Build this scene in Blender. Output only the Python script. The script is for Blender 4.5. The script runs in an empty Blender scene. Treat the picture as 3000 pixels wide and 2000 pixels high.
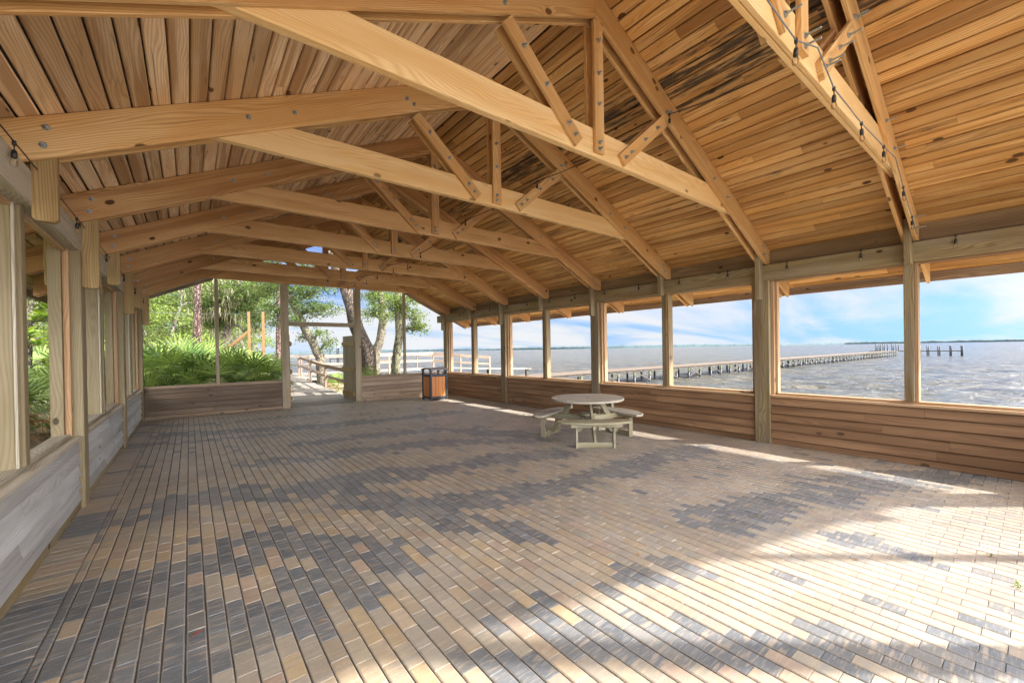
import bpy, bmesh, math, random
from math import sin, cos, pi, radians, sqrt, atan2, exp
from mathutils import Vector, Matrix, noise
C = bpy.context.scene.collection
sc = bpy.context.scene
R = random.Random(7)

# ------------------------------------------------------------------ camera
EYE = 1.6467
FPX, YAW, PITCH, ROLL, CY = 1208.5255, 0.6636, -0.0059, -0.0168, 1030.7361
def _ray(px, py):
    a, b = px-1500.0, py-CY
    c, s = cos(ROLL), sin(ROLL); x, y = a*c+b*s, -a*s+b*c
    r, u, d = x/FPX, -y/FPX, 1.0
    c, s = cos(PITCH), sin(PITCH); d, u = d*c-u*s, d*s+u*c
    c, s = cos(YAW), sin(YAW)
    return Vector((r*c+d*s, -r*s+d*c, u))
cam = bpy.data.objects.new('camera', bpy.data.cameras.new('camera')); C.objects.link(cam)
f = _ray(1500, CY); r = (_ray(1501, CY)-f).normalized(); fn = f.normalized(); u = r.cross(fn)
cam.matrix_world = Matrix(((r.x, u.x, -fn.x, 0), (r.y, u.y, -fn.y, 0), (r.z, u.z, -fn.z, EYE), (0, 0, 0, 1)))
cam.data.sensor_width = 36; cam.data.lens = 36*FPX/3000
cam.data.shift_y = (CY-1000)/3000; cam.data.clip_end = 20000; cam.data.clip_start = 0.05
sc.camera = cam
sc.view_settings.view_transform = 'Standard'; sc.view_settings.look = 'None'
sc.view_settings.gamma = 1.0; sc.view_settings.exposure = 2.72
sc.cycles.max_bounces = 14; sc.cycles.diffuse_bounces = 8; sc.cycles.glossy_bounces = 4
sc.cycles.transmission_bounces = 6; sc.cycles.transparent_max_bounces = 12
sc.cycles.sample_clamp_indirect = 6.0; sc.cycles.use_denoising = True
try: sc.cycles.denoiser = 'OPENIMAGEDENOISE'
except Exception: pass

# ------------------------------------------------------------------ sun and sky
SUN = Vector((0.93, -0.80, 1.0)).normalized()
sl = bpy.data.lights.new('sun', 'SUN'); sl.energy = 2.0; sl.angle = radians(1.5); sl.color = (1.0, 0.95, 0.87)
so = bpy.data.objects.new('sun', sl); C.objects.link(so)
so.rotation_euler = SUN.to_track_quat('Z', 'Y').to_euler()
W = bpy.data.worlds.new('World'); sc.world = W; W.use_nodes = True
def world():
    nt = W.node_tree; N = nt.nodes; L = nt.links; N.clear()
    out = N.new('ShaderNodeOutputWorld'); bg = N.new('ShaderNodeBackground'); bg.inputs[1].default_value = 0.05
    sky = N.new('ShaderNodeTexSky'); sky.sky_type = 'NISHITA'; sky.sun_disc = False
    sky.sun_elevation = math.asin(SUN.z); sky.sun_rotation = atan2(SUN.x, SUN.y)
    sky.air_density = 1.0; sky.dust_density = 0.3; sky.ozone_density = 2.2
    tc = N.new('ShaderNodeTexCoord'); sep = N.new('ShaderNodeSeparateXYZ'); L.new(tc.outputs['Generated'], sep.inputs[0])
    vz = N.new('ShaderNodeVectorMath'); vz.operation = 'MAXIMUM'; L.new(tc.outputs['Generated'], vz.inputs[0]); vz.inputs[1].default_value = (-2, -2, 0.055); L.new(vz.outputs[0], sky.inputs['Vector'])
    def M(op, a, b=None, c=None):
        n = N.new('ShaderNodeMath'); n.operation = op
        for i, q in enumerate((a, b, c)):
            if q is None: continue
            if isinstance(q, (int, float)): n.inputs[i].default_value = q
            else: L.new(q, n.inputs[i])
        return n.outputs[0]
    zz = M('MAXIMUM', M('ADD', sep.outputs[2], 0.13), 0.05)
    cb = N.new('ShaderNodeCombineXYZ'); L.new(M('DIVIDE', sep.outputs[0], zz), cb.inputs[0]); L.new(M('DIVIDE', sep.outputs[1], zz), cb.inputs[1])
    mp = N.new('ShaderNodeMapping'); mp.inputs['Rotation'].default_value = (0, 0, radians(35)); mp.inputs['Scale'].default_value = (0.42, 1.0, 1)
    L.new(cb.outputs[0], mp.inputs[0])
    n1 = N.new('ShaderNodeTexNoise'); n1.inputs['Scale'].default_value = 0.62; n1.inputs['Detail'].default_value = 9; n1.inputs['Roughness'].default_value = 0.56; n1.inputs['Distortion'].default_value = 0.5
    L.new(mp.outputs[0], n1.inputs['Vector'])
    rp = N.new('ShaderNodeMapRange'); rp.interpolation_type = 'SMOOTHSTEP'; rp.inputs[1].default_value = 0.37; rp.inputs[2].default_value = 0.57
    L.new(n1.outputs[0], rp.inputs[0])
    mx = N.new('ShaderNodeMix'); mx.data_type = 'RGBA'; mx.inputs['B'].default_value = (2.9, 2.88, 2.84, 1)
    # pure sky colour pushed a little towards blue
    hs = N.new('ShaderNodeMix'); hs.data_type = 'RGBA'; hs.blend_type = 'MULTIPLY'; hs.inputs[0].default_value = 1.0; hs.inputs['B'].default_value = (0.21, 0.315, 0.55, 1)
    L.new(sky.outputs[0], hs.inputs['A'])
    hi = N.new('ShaderNodeMapRange'); hi.interpolation_type = 'SMOOTHSTEP'; hi.inputs[1].default_value = 0.30; hi.inputs[2].default_value = 0.60; L.new(sep.outputs[2], hi.inputs[0])
    vb = N.new('ShaderNodeVectorMath'); vb.operation = 'DOT_PRODUCT'; L.new(tc.outputs['Generated'], vb.inputs[0]); vb.inputs[1].default_value = Vector((0.35, -1, 0.45)).normalized()
    bk = N.new('ShaderNodeMapRange'); bk.interpolation_type = 'SMOOTHSTEP'; bk.inputs[1].default_value = 0.25; bk.inputs[2].default_value = 0.65; L.new(vb.outputs['Value'], bk.inputs[0])
    cov = M('MAXIMUM', M('MULTIPLY', rp.outputs[0], 0.88), M('MAXIMUM', M('MULTIPLY', hi.outputs[0], 0.9), M('MULTIPLY', bk.outputs[0], 0.97)))
    L.new(cov, mx.inputs[0]); L.new(hs.outputs['Result'], mx.inputs['A'])
    # sky brightened round the sun and behind the camera, added to light the interior
    vd = N.new('ShaderNodeVectorMath'); vd.operation = 'DOT_PRODUCT'; L.new(tc.outputs['Generated'], vd.inputs[0]); vd.inputs[1].default_value = SUN
    glow = M('MULTIPLY', M('POWER', M('MAXIMUM', vd.outputs['Value'], 0.0), 10.0), 10.0)
    gm = N.new('ShaderNodeVectorMath'); gm.operation = 'SCALE'; L.new(mx.outputs['Result'], gm.inputs[0]); vd2 = N.new('ShaderNodeVectorMath'); vd2.operation = 'DOT_PRODUCT'; L.new(tc.outputs['Generated'], vd2.inputs[0]); vd2.inputs[1].default_value = Vector((-0.05, -1, 0.40)).normalized()
    rear_fill = M('MULTIPLY', M('POWER', M('MAXIMUM', vd2.outputs['Value'], 0.0), 3.0), 11.0)
    L.new(M('ADD', M('ADD', glow, 1.0), rear_fill), gm.inputs['Scale'])
    L.new(gm.outputs[0], bg.inputs[0]); L.new(bg.outputs[0], out.inputs[0])
world()

# ------------------------------------------------------------------ node helpers
class G:
    def __init__(s, name):
        s.m = bpy.data.materials.new(name); s.m.use_nodes = True; s.nt = s.m.node_tree; s.N = s.nt.nodes; s.L = s.nt.links
        s.N.clear(); s.out = s.N.new('ShaderNodeOutputMaterial'); s.b = s.N.new('ShaderNodeBsdfPrincipled'); s.L.new(s.b.outputs[0], s.out.inputs[0])
    def put(s, inp, v):
        if isinstance(v, bpy.types.NodeSocket): s.L.new(v, inp)
        elif v is not None:
            try: inp.default_value = v
            except Exception: inp.default_value = (*v, 1) if len(v) == 3 else v
    def math(s, op, a, b=None, c=None, clamp=False):
        n = s.N.new('ShaderNodeMath'); n.operation = op; n.use_clamp = clamp
        for i, q in enumerate((a, b, c)): s.put(n.inputs[i], q)
        return n.outputs[0]
    def mix(s, f, a, b, mode='MIX'):
        n = s.N.new('ShaderNodeMix'); n.data_type = 'RGBA'; n.blend_type = mode
        s.put(n.inputs[0], f); s.put(n.inputs['A'], col(a)); s.put(n.inputs['B'], col(b)); return n.outputs['Result']
    def ramp(s, v, a, b, lo=0.0, hi=1.0, smooth=True):
        n = s.N.new('ShaderNodeMapRange'); n.interpolation_type = 'SMOOTHSTEP' if smooth else 'LINEAR'
        s.put(n.inputs[0], v); s.put(n.inputs[1], a); s.put(n.inputs[2], b); s.put(n.inputs[3], lo); s.put(n.inputs[4], hi); return n.outputs[0]
    def noise(s, vec, scale=1.0, detail=2.0, rough=0.5, dist=0.0):
        n = s.N.new('ShaderNodeTexNoise'); s.put(n.inputs['Vector'], vec); n.inputs['Scale'].default_value = scale
        n.inputs['Detail'].default_value = detail; n.inputs['Roughness'].default_value = rough; n.inputs['Distortion'].default_value = dist
        return n.outputs[0]
    def comb(s, x, y, z):
        n = s.N.new('ShaderNodeCombineXYZ')
        for i, q in enumerate((x, y, z)): s.put(n.inputs[i], q)
        return n.outputs[0]
    def sep(s, v):
        n = s.N.new('ShaderNodeSeparateXYZ'); s.put(n.inputs[0], v); return n.outputs
    def attr(s, name):
        n = s.N.new('ShaderNodeAttribute'); n.attribute_name = name; return n
    def tc(s, which='Object'):
        return s.N.new('ShaderNodeTexCoord').outputs[which]
    def bump(s, h, strength=0.3, dist=0.01):
        n = s.N.new('ShaderNodeBump'); n.inputs['Strength'].default_value = strength; n.inputs['Distance'].default_value = dist
        s.put(n.inputs['Height'], h); s.L.new(n.outputs[0], s.b.inputs['Normal']); return n
    def base(s, c): s.put(s.b.inputs['Base Color'], col(c))
    def rough(s, c): s.put(s.b.inputs['Roughness'], c)
def col(c):
    if isinstance(c, tuple) and len(c) == 3: return (*c, 1.0)
    return c

def wood(name, light, mid, dark, knots=1.0, grain=1.0, grey=0.0, rough=0.62, var=0.35, stain=0.0, blotch=0.35):
    g = G(name)
    uv = g.sep(g.tc('UV')); u_, v_ = uv[0], uv[1]
    at = g.attr('tone'); t = g.sep(at.outputs['Vector']); t1, t2, t3 = t[0], t[1], t[2]
    seed = g.math('MULTIPLY', t1, 91.0)
    # knots
    kv = g.comb(g.math('MULTIPLY', u_, 2.1), g.math('MULTIPLY', v_, 3.4), seed)
    vo = g.N.new('ShaderNodeTexVoronoi'); vo.feature = 'F1'; vo.inputs['Scale'].default_value = 1.0; g.put(vo.inputs['Vector'], kv)
    kd = vo.outputs['Distance']
    kn = g.math('MULTIPLY', g.ramp(kd, 0.075, 0.115, 1.0, 0.0), knots, clamp=True)
    halo = g.math('EXPONENT', g.math('MULTIPLY', kd, -7.0))
    n1 = g.noise(g.comb(g.math('MULTIPLY', u_, 0.42), g.math('MULTIPLY', v_, 3.2), seed), 1.0, 2.0, 0.45, 0.3)
    ph = g.math('ADD', g.math('ADD', g.math('MULTIPLY', v_, 330.0), g.math('MULTIPLY', n1, 120.0)), g.math('MULTIPLY', halo, 20.0*knots))
    ring = g.math('MULTIPLY_ADD', g.math('SINE', ph), 0.5, 0.5)
    ring = g.math('POWER', ring, 1.7)
    fib = g.noise(g.comb(g.math('MULTIPLY', u_, 5.0), g.math('MULTIPLY', v_, 190.0), seed), 1.0, 3.0, 0.6)
    big = g.noise(g.comb(g.math('MULTIPLY', u_, 0.9), g.math('MULTIPLY', v_, 7.0), g.math('ADD', seed, 7.0)), 1.0, 3.0, 0.55)
    c = g.mix(g.ramp(big, 0.36, 0.62), light, mid)
    c = g.mix(g.math('MULTIPLY', ring, 0.55*grain), c, dark)
    c = g.mix(g.math('MULTIPLY', g.ramp(fib, 0.45, 0.85), 0.35*grain), c, dark)
    heart = g.ramp(g.noise(g.comb(g.math('MULTIPLY', u_, 0.35), g.math('MULTIPLY', v_, 9.0), g.math('ADD', seed, 21.0)), 1.0, 2.0, 0.5), 0.53, 0.60)
    c = g.mix(g.math('MULTIPLY', heart, blotch), c, dark)
    chk = g.noise(g.comb(g.math('MULTIPLY', u_, 0.55), g.math('MULTIPLY', v_, 55.0), g.math('ADD', seed, 33.0)), 1.0, 2.0, 0.5, 0.3)
    c = g.mix(g.math('MULTIPLY', g.ramp(chk, 0.70, 0.74), 0.65), c, tuple(x*0.3 for x in dark))
    # per board value and warmth
    c = g.mix(1.0, c, g.comb(*[g.math('MULTIPLY_ADD', t2, var*k, 1.0-var*k*0.55) for k in (0.9, 1.0, 1.12)]), 'MULTIPLY')
    if grey:
        gn = g.noise(g.comb(g.math('MULTIPLY', u_, 1.1), g.math('MULTIPLY', v_, 6.0), seed), 1.0, 4.0, 0.6)
        c = g.mix(g.math('MULTIPLY', g.ramp(gn, 0.3, 0.75), grey, clamp=True), c, (0.40, 0.39, 0.37))
    kc = tuple(x*0.35 for x in dark)
    c = g.mix(kn, c, kc)
    if stain:
        sn = g.noise(g.comb(g.math('MULTIPLY', u_, 2.2), g.math('MULTIPLY', v_, 26.0), seed), 1.0, 5.0, 0.65)
        sm = g.ramp(g.math('ADD', sn, g.math('MULTIPLY', t3, 0.36)), 0.60, 0.80)
        c = g.mix(g.math('MULTIPLY', sm, stain), c, (0.045, 0.036, 0.03))
    g.base(c); g.rough(rough); g.b.inputs['Specular IOR Level'].default_value = 0.3
    g.bump(g.math('ADD', g.math('MULTIPLY', ring, 0.5), fib), 0.25, 0.0015)
    return g.m

M = {}
M['truss'] = wood('truss_pine', (0.698, 0.478, 0.238), (0.632, 0.375, 0.154), (0.406, 0.190, 0.057), knots=1.0, var=0.30, blotch=0.25)
M['collar'] = wood('collar_pine', (0.795, 0.585, 0.318), (0.743, 0.494, 0.231), (0.536, 0.284, 0.096), knots=0.8, var=0.25, blotch=0.1, grain=0.7)
M['deckL'] = wood('ceiling_boards_pale', (0.875, 0.674, 0.455), (0.744, 0.506, 0.287), (0.394, 0.207, 0.093), knots=1.0, var=0.6, blotch=0.6, stain=1.0, grain=0.75)
M['deckR'] = wood('ceiling_boards_amber', (0.704, 0.449, 0.197), (0.598, 0.332, 0.113), (0.282, 0.120, 0.033), knots=1.1, var=0.55, blotch=0.55, stain=0.95, grain=0.8)
M['postL'] = wood('green_tinted_pine', (0.287, 0.234, 0.140), (0.238, 0.187, 0.106), (0.123, 0.085, 0.038), knots=0.9, var=0.25, grain=0.6, blotch=0.2)
M['postR'] = wood('brown_weathered_pine', (0.299, 0.232, 0.107), (0.225, 0.157, 0.070), (0.089, 0.055, 0.020), knots=0.9, var=0.3, blotch=0.3, grey=0.25)
M['jamb'] = wood('warm_trim_pine', (0.522, 0.370, 0.224), (0.460, 0.282, 0.150), (0.238, 0.123, 0.056), knots=0.8, var=0.3)
M['wallR'] = wood('brown_siding', (0.349, 0.206, 0.109), (0.261, 0.149, 0.079), (0.104, 0.052, 0.026), knots=0.7, var=0.35, blotch=0.35, grain=0.7)
M['wallL'] = wood('pale_weathered_siding', (0.516, 0.515, 0.504), (0.407, 0.406, 0.399), (0.235, 0.225, 0.218), knots=0.7, var=0.4, grain=0.6, blotch=0.3)
M['wallG'] = wood('dark_weathered_siding', (0.212, 0.139, 0.086), (0.162, 0.107, 0.068), (0.064, 0.041, 0.026), knots=0.8, var=0.5, blotch=0.4, grey=0.15)
M['wallG2'] = wood('tan_weathered_siding', (0.42, 0.31, 0.21), (0.33, 0.23, 0.15), (0.14, 0.09, 0.05), knots=0.8, var=0.5, blotch=0.4, grey=0.2)
M['sillL'] = wood('pale_sill_pine', (0.558, 0.510, 0.420), (0.468, 0.414, 0.319), (0.252, 0.211, 0.151), knots=0.5, var=0.2)
M['weather'] = wood('weathered_deck_wood', (0.322, 0.284, 0.249), (0.265, 0.231, 0.202), (0.126, 0.101, 0.083), knots=0.5, var=0.35, grey=0.45)
M['hang'] = wood('golden_pine_block', (0.468, 0.342, 0.171), (0.378, 0.261, 0.117), (0.198, 0.108, 0.036), knots=1.0, var=0.3)
M['trussold'] = wood('aged_truss_pine', (0.690, 0.436, 0.214), (0.579, 0.330, 0.145), (0.271, 0.112, 0.034), knots=1.0, var=0.35, blotch=0.4)
M['collarold'] = wood('aged_collar_pine', (0.739, 0.487, 0.248), (0.627, 0.383, 0.177), (0.336, 0.151, 0.053), knots=0.9, var=0.3, blotch=0.2)
M['pierdeck'] = wood('sunbleached_pier_planks', (0.185, 0.145, 0.11), (0.145, 0.11, 0.085), (0.08, 0.06, 0.045), knots=0.4, var=0.35)
M['block'] = wood('shade_darkened_pine', (0.30, 0.21, 0.12), (0.23, 0.155, 0.085), (0.10, 0.06, 0.03), knots=0.9, var=0.3, blotch=0.35)  # shade above the beam put into the colour as darker pine
M['postG'] = wood('grey_tan_gable_post', (0.44, 0.37, 0.25), (0.35, 0.285, 0.185), (0.17, 0.12, 0.07), knots=0.7, var=0.25, grey=0.25)
M['rail'] = wood('weathered_rail_wood', (0.384, 0.280, 0.200), (0.304, 0.216, 0.152), (0.136, 0.088, 0.056), knots=0.6, var=0.3, grey=0.25)
M['table'] = wood('grey_green_table_wood', (0.382, 0.339, 0.206), (0.305, 0.267, 0.154), (0.153, 0.121, 0.058), knots=0.6, var=0.3, grey=0.35)
M['tabletop'] = wood('silver_table_wood', (0.558, 0.508, 0.401), (0.473, 0.420, 0.325), (0.270, 0.218, 0.153), knots=0.4, var=0.25, grey=0.5)
M['newwood'] = wood('orange_new_wood', (0.530, 0.324, 0.150), (0.462, 0.252, 0.105), (0.286, 0.137, 0.053), knots=0.7, var=0.2)
M['panel'] = wood('cedar_slats', (0.62, 0.27, 0.10), (0.55, 0.22, 0.075), (0.40, 0.15, 0.045), knots=0.0, grain=0.5, var=0.15, blotch=0.1, rough=0.5)

def plain(name, c, rough=0.5, metal=0.0, n=0.15, scale=30, spec=0.5, bump=0.0):
    g = G(name); nz = g.noise(g.tc('Object'), scale, 4, 0.6)
    g.base(g.mix(g.ramp(nz, 0.3, 0.7), tuple(x*(1-n) for x in c), tuple(min(1, x*(1+n)) for x in c))); g.rough(rough)
    g.b.inputs['Metallic'].default_value = metal; g.b.inputs['Specular IOR Level'].default_value = spec
    if bump: g.bump(nz, bump, 0.01)
    return g.m
M['black'] = plain('black_plastic', (0.018, 0.018, 0.02), 0.4)
M['binframe'] = plain('dark_grey_recycled_plastic', (0.035, 0.042, 0.055), 0.45, scale=60)
M['bintop'] = plain('grey_bin_lid', (0.22, 0.20, 0.20), 0.5, scale=20)
M['zinc'] = plain('galvanised_steel', (0.36, 0.40, 0.42), 0.42, 0.75, n=0.4, scale=120)
M['cable'] = plain('dark_cable', (0.02, 0.02, 0.022), 0.5)
M['greycable'] = plain('grey_cable', (0.16, 0.18, 0.20), 0.45)
M['filament'] = plain('amber_filament', (0.85, 0.62, 0.30), 0.4)
M['shingle'] = plain('asphalt_shingle', (0.09, 0.085, 0.08), 0.9, scale=60, n=0.4)
M['metalroof'] = plain('grey_metal_roof', (0.17, 0.20, 0.26), 0.5, 0.2, scale=2)
M['white'] = plain('white_paint', (0.75, 0.75, 0.74), 0.6)
M['cap'] = plain('black_pile_wrap', (0.02, 0.022, 0.03), 0.5, scale=8)
M['pile'] = plain('green_tinted_pile', (0.16, 0.19, 0.09), 0.8, scale=6, n=0.4)
M['pierwood'] = plain('dark_pier_wood', (0.055, 0.045, 0.035), 0.85, scale=3, n=0.4)
M['stem'] = plain('green_stem', (0.22, 0.26, 0.08), 0.7)
M['dead'] = plain('dry_leaf', (0.42, 0.22, 0.10), 0.8, n=0.3)
M['redleaf'] = plain('rust_red_leaf', (0.40, 0.07, 0.025), 0.6, n=0.3)
M['greenbin'] = plain('dark_green_box', (0.03, 0.06, 0.03), 0.6)

def glass():
    g = G('clear_bulb_glass'); g.base((1, 1, 1)); g.rough(0.02); g.b.inputs['Transmission Weight'].default_value = 1.0; g.b.inputs['IOR'].default_value = 1.12
    return g.m
M['glass'] = glass()

def bark(name, a, b, moss=0.0, scale=1.0):
    g = G(name); o = g.tc('Object'); s = g.sep(o)
    v = g.comb(s[0], s[1], g.math('MULTIPLY', s[2], 0.28))
    w = g.N.new('ShaderNodeTexVoronoi'); w.feature = 'DISTANCE_TO_EDGE'; w.inputs['Scale'].default_value = 17*scale
    dn = g.N.new('ShaderNodeVectorMath'); dn.operation = 'ADD'; g.put(dn.inputs[0], v)
    nn = g.N.new('ShaderNodeTexNoise'); nn.inputs['Scale'].default_value = 9*scale; g.put(nn.inputs['Vector'], v)
    sc_ = g.N.new('ShaderNodeVectorMath'); sc_.operation = 'SCALE'; sc_.inputs[3].default_value = 0.12; g.put(sc_.inputs[0], nn.outputs['Color']); g.put(dn.inputs[1], sc_.outputs[0])
    g.put(w.inputs['Vector'], dn.outputs[0])
    crack = g.ramp(w.outputs['Distance'], 0.02, 0.22)
    n2 = g.noise(v, 25*scale, 5, 0.65)
    c = g.mix(g.ramp(n2, 0.3, 0.7), a, b); c = g.mix(crack, tuple(x*0.25 for x in a), c)
    if moss:
        n3 = g.noise(o, 6, 5, 0.7); c = g.mix(g.math('MULTIPLY', g.ramp(n3, 0.45, 0.6), moss), c, (0.42, 0.42, 0.22))
    g.base(c); g.rough(0.9); g.bump(g.math('ADD', crack, g.math('MULTIPLY', n2, 0.5)), 0.9, 0.03); return g.m
M['barkpine'] = bark('pine_bark', (0.16, 0.095, 0.075), (0.34, 0.23, 0.19))
M['barkoak'] = bark('oak_bark', (0.14, 0.11, 0.085), (0.30, 0.25, 0.20), moss=0.25, scale=1.3)
M['barkdark'] = bark('dark_oak_bark', (0.10, 0.07, 0.05), (0.20, 0.155, 0.12), scale=1.1)
M['barkmoss'] = bark('mossy_bark', (0.22, 0.20, 0.14), (0.46, 0.45, 0.32), moss=0.8, scale=1.4)
M['barkpale'] = bark('pale_bark', (0.28, 0.25, 0.22), (0.44, 0.40, 0.35), scale=1.0)

def leafmat(name, dark, light, trans=0.35, rough=0.5):
    g = G(name); at = g.attr('tone'); t = g.sep(at.outputs['Vector'])
    c = g.mix(t[0], dark, light)
    c = g.mix(1.0, c, g.comb(*[g.math('MULTIPLY_ADD', t[1], 0.5*k, 0.75) for k in (1.1, 1, 0.8)]), 'MULTIPLY')
    g.base(c); g.rough(rough); g.b.inputs['Specular IOR Level'].default_value = 0.35
    tr = g.N.new('ShaderNodeBsdfTranslucent'); g.put(tr.inputs[0], g.mix(1.0, c, (1.0, 1.15, 0.55), 'MULTIPLY'))
    mx = g.N.new('ShaderNodeMixShader'); mx.inputs[0].default_value = trans
    g.L.new(g.b.outputs[0], mx.inputs[1]); g.L.new(tr.outputs[0], mx.inputs[2]); g.L.new(mx.outputs[0], g.out.inputs[0]); return g.m
M['oakleaf'] = leafmat('oak_leaves', (0.045, 0.075, 0.025), (0.17, 0.24, 0.06))
M['brightleaf'] = leafmat('bright_green_leaves', (0.07, 0.12, 0.03), (0.25, 0.32, 0.08), 0.4)  # brighter yellow-green leaf colours
M['woodsleaf'] = leafmat('woods_leaves', (0.045, 0.075, 0.025), (0.20, 0.25, 0.09), 0.4)
M['mossleaf'] = leafmat('spanish_moss', (0.22, 0.21, 0.14), (0.40, 0.38, 0.26), 0.3, 0.9)
M['palmleaf'] = leafmat('palmetto_fronds', (0.03, 0.08, 0.022), (0.34, 0.45, 0.13), 0.25, 0.34)
M['palmdead'] = leafmat('dead_fronds', (0.30, 0.17, 0.08), (0.50, 0.34, 0.19), 0.2, 0.8)
M['magnolia'] = leafmat('magnolia_leaves', (0.09, 0.17, 0.03), (0.34, 0.42, 0.07), 0.35, 0.3)

# ------------------------------------------------------------------ mesh builder
class MB:
    def __init__(s):
        s.v = []; s.f = []; s.uv = []; s.t = []; s.sm = []
    def face(s, idx, uvs, tone, smooth=False):
        s.f.append(idx); s.uv.extend(uvs); s.t.extend([tone]*len(idx)); s.sm.append(smooth)
    def board(s, p0, p1, wdir, w, t, tone=None, ch=0.003, sh0=0.0, sh1=0.0):
        """a chamfered plank from p0 to p1; w along wdir, t across; sh = end shear per unit of w"""
        p0, p1 = Vector(p0), Vector(p1); l = (p1-p0); ln = l.length; l.normalize()
        wd = Vector(wdir); wd = (wd-l*wd.dot(l)).normalized(); td = l.cross(wd)
        if tone is None: tone = (R.random(), R.random(), 0.0)
        ou, ov = R.random()*40, R.random()*40
        a, b = w/2, t/2; c = min(ch, a*0.45, b*0.45)
        pr = [(-a+c, -b), (a-c, -b), (a, -b+c), (a, b-c), (a-c, b), (-a+c, b), (-a, b-c), (-a, -b+c)]
        vv = [0.0]; per = 0
        for i in range(8):
            q, z = pr[i], pr[(i+1) % 8]; per += math.hypot(q[0]-z[0], q[1]-z[1]); vv.append(per)
        n = len(s.v)
        for e, (P, sh) in enumerate(((p0, sh0), (p1, sh1))):
            for (x, y) in pr: s.v.append(P+wd*x+td*y+l*(sh*x))
        for i in range(8):
            j = (i+1) % 8
            s.face((n+i, n+j, n+8+j, n+8+i), [(ou, ov+vv[i]), (ou, ov+vv[i+1]), (ou+ln, ov+vv[i+1]), (ou+ln, ov+vv[i])], tone)
        s.face(tuple(n+i for i in range(7, -1, -1)), [(ou+pr[i][1], ov+pr[i][0]) for i in range(7, -1, -1)], tone)
        s.face(tuple(n+8+i for i in range(8)), [(ou+pr[i][1], ov+pr[i][0]) for i in range(8)], tone)
    def box(s, lo, hi, axis=None, tone=None, ch=0.003):
        lo, hi = Vector(lo), Vector(hi); d = hi-lo; m = (lo+hi)/2
        if axis is None: axis = max(range(3), key=lambda i: d[i])
        o = [i for i in range(3) if i != axis]
        if d[o[0]] < d[o[1]]: o.reverse()
        a = m.copy(); b = m.copy(); a[axis] = lo[axis]; b[axis] = hi[axis]
        wd = Vector((0, 0, 0)); wd[o[0]] = 1
        s.board(a, b, wd, d[o[0]], d[o[1]], tone, ch)
    def prism(s, poly, ax, y0, y1, ldir, tone=None):
        """poly of 3D points extruded along ax from y0 to y1 (offsets); uv along ldir"""
        if tone is None: tone = (R.random(), R.random(), 0.0)
        A = Vector(ax); l = Vector(ldir).normalized(); wd = A.cross(l); ou, ov = R.random()*40, R.random()*40
        n = len(s.v); k = len(poly); P = [Vector(p) for p in poly]
        nr = Vector((0, 0, 0))
        for i in range(k): nr += P[i].cross(P[(i+1) % k])
        if nr.dot(A) > 0: P.reverse()
        for y in (y0, y1):
            for p in P: s.v.append(p+A*y)
        uvp = lambda p, e=0: (ou+p.dot(l), ov+p.dot(wd)+e)
        s.face(tuple(range(n, n+k)), [uvp(p) for p in P], tone)
        s.face(tuple(range(n+2*k-1, n+k-1, -1)), [uvp(p, 0.5) for p in reversed(P)], tone)
        for i in range(k):
            j = (i+1) % k; e = (P[j]-P[i]).normalized()
            if abs(e.dot(l)) > 0.7: q = [(ou+P[i].dot(l), ov+y0+2), (ou+P[i].dot(l), ov+y1+2), (ou+P[j].dot(l), ov+y1+2), (ou+P[j].dot(l), ov+y0+2)]
            else: q = [(ou+y0, ov+P[i].dot(wd)), (ou+y1, ov+P[i].dot(wd)), (ou+y1, ov+P[j].dot(wd)), (ou+y0, ov+P[j].dot(wd))]
            s.face((n+i, n+k+i, n+k+j, n+j), q, tone)
    def tube(s, pts, rad, seg=8, tone=(0.5, 0.5, 0), cap=True, wob=0.0):
        pts = [Vector(p) for p in pts]; rr = rad if isinstance(rad, (list, tuple)) else [rad]*len(pts)
        n = len(s.v); up = Vector((0.13, 0.21, 0.97)); ln = 0
        T0 = (pts[1]-pts[0]).normalized(); a = T0.cross(up)
        if a.length < 0.05: a = T0.cross(Vector((1, 0, 0)))
        a.normalize()
        for i, p in enumerate(pts):
            T = (pts[min(i+1, len(pts)-1)]-pts[max(i-1, 0)]).normalized()
            a = (a-T*a.dot(T)).normalized(); b = T.cross(a)
            for k in range(seg):
                an = 2*pi*k/seg; q = rr[i]*(1+(wob*noise.noise(p*1.3+Vector((cos(an), sin(an), 0))*1.2) if wob else 0))
                s.v.append(p+a*(cos(an)*q)+b*(sin(an)*q))
        for i in range(len(pts)-1):
            d = (pts[i+1]-pts[i]).length
            for k in range(seg):
                k2 = (k+1) % seg; A, B = n+i*seg+k, n+i*seg+k2
                s.face((A, B, B+seg, A+seg), [(ln, k/seg*.3), (ln, (k+1)/seg*.3), (ln+d, (k+1)/seg*.3), (ln+d, k/seg*.3)], tone, True)
            ln += d
        if cap:
            s.face(tuple(n+k for k in range(seg-1, -1, -1)), [(0, 0)]*seg, tone)
            m_ = n+(len(pts)-1)*seg; s.face(tuple(m_+k for k in range(seg)), [(0, 0)]*seg, tone)
    def lathe(s, c, prof, seg=12, axis=(0, 0, 1), tone=(0.5, 0.5, 0), smooth=True):
        c = Vector(c); ax = Vector(axis).normalized(); a = ax.orthogonal().normalized(); b = ax.cross(a); n = len(s.v)
        for (r_, h) in prof:
            for k in range(seg):
                an = 2*pi*k/seg; s.v.append(c+ax*h+a*(r_*cos(an))+b*(r_*sin(an)))
        for i in range(len(prof)-1):
            for k in range(seg):
                A, B = n+i*seg+k, n+i*seg+(k+1) % seg
                s.face((A, B, B+seg, A+seg), [(0, 0), (0, .1), (.1, .1), (.1, 0)], tone, smooth)
        s.face(tuple(n+k for k in range(seg-1, -1, -1)), [(0, 0)]*seg, tone)
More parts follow.
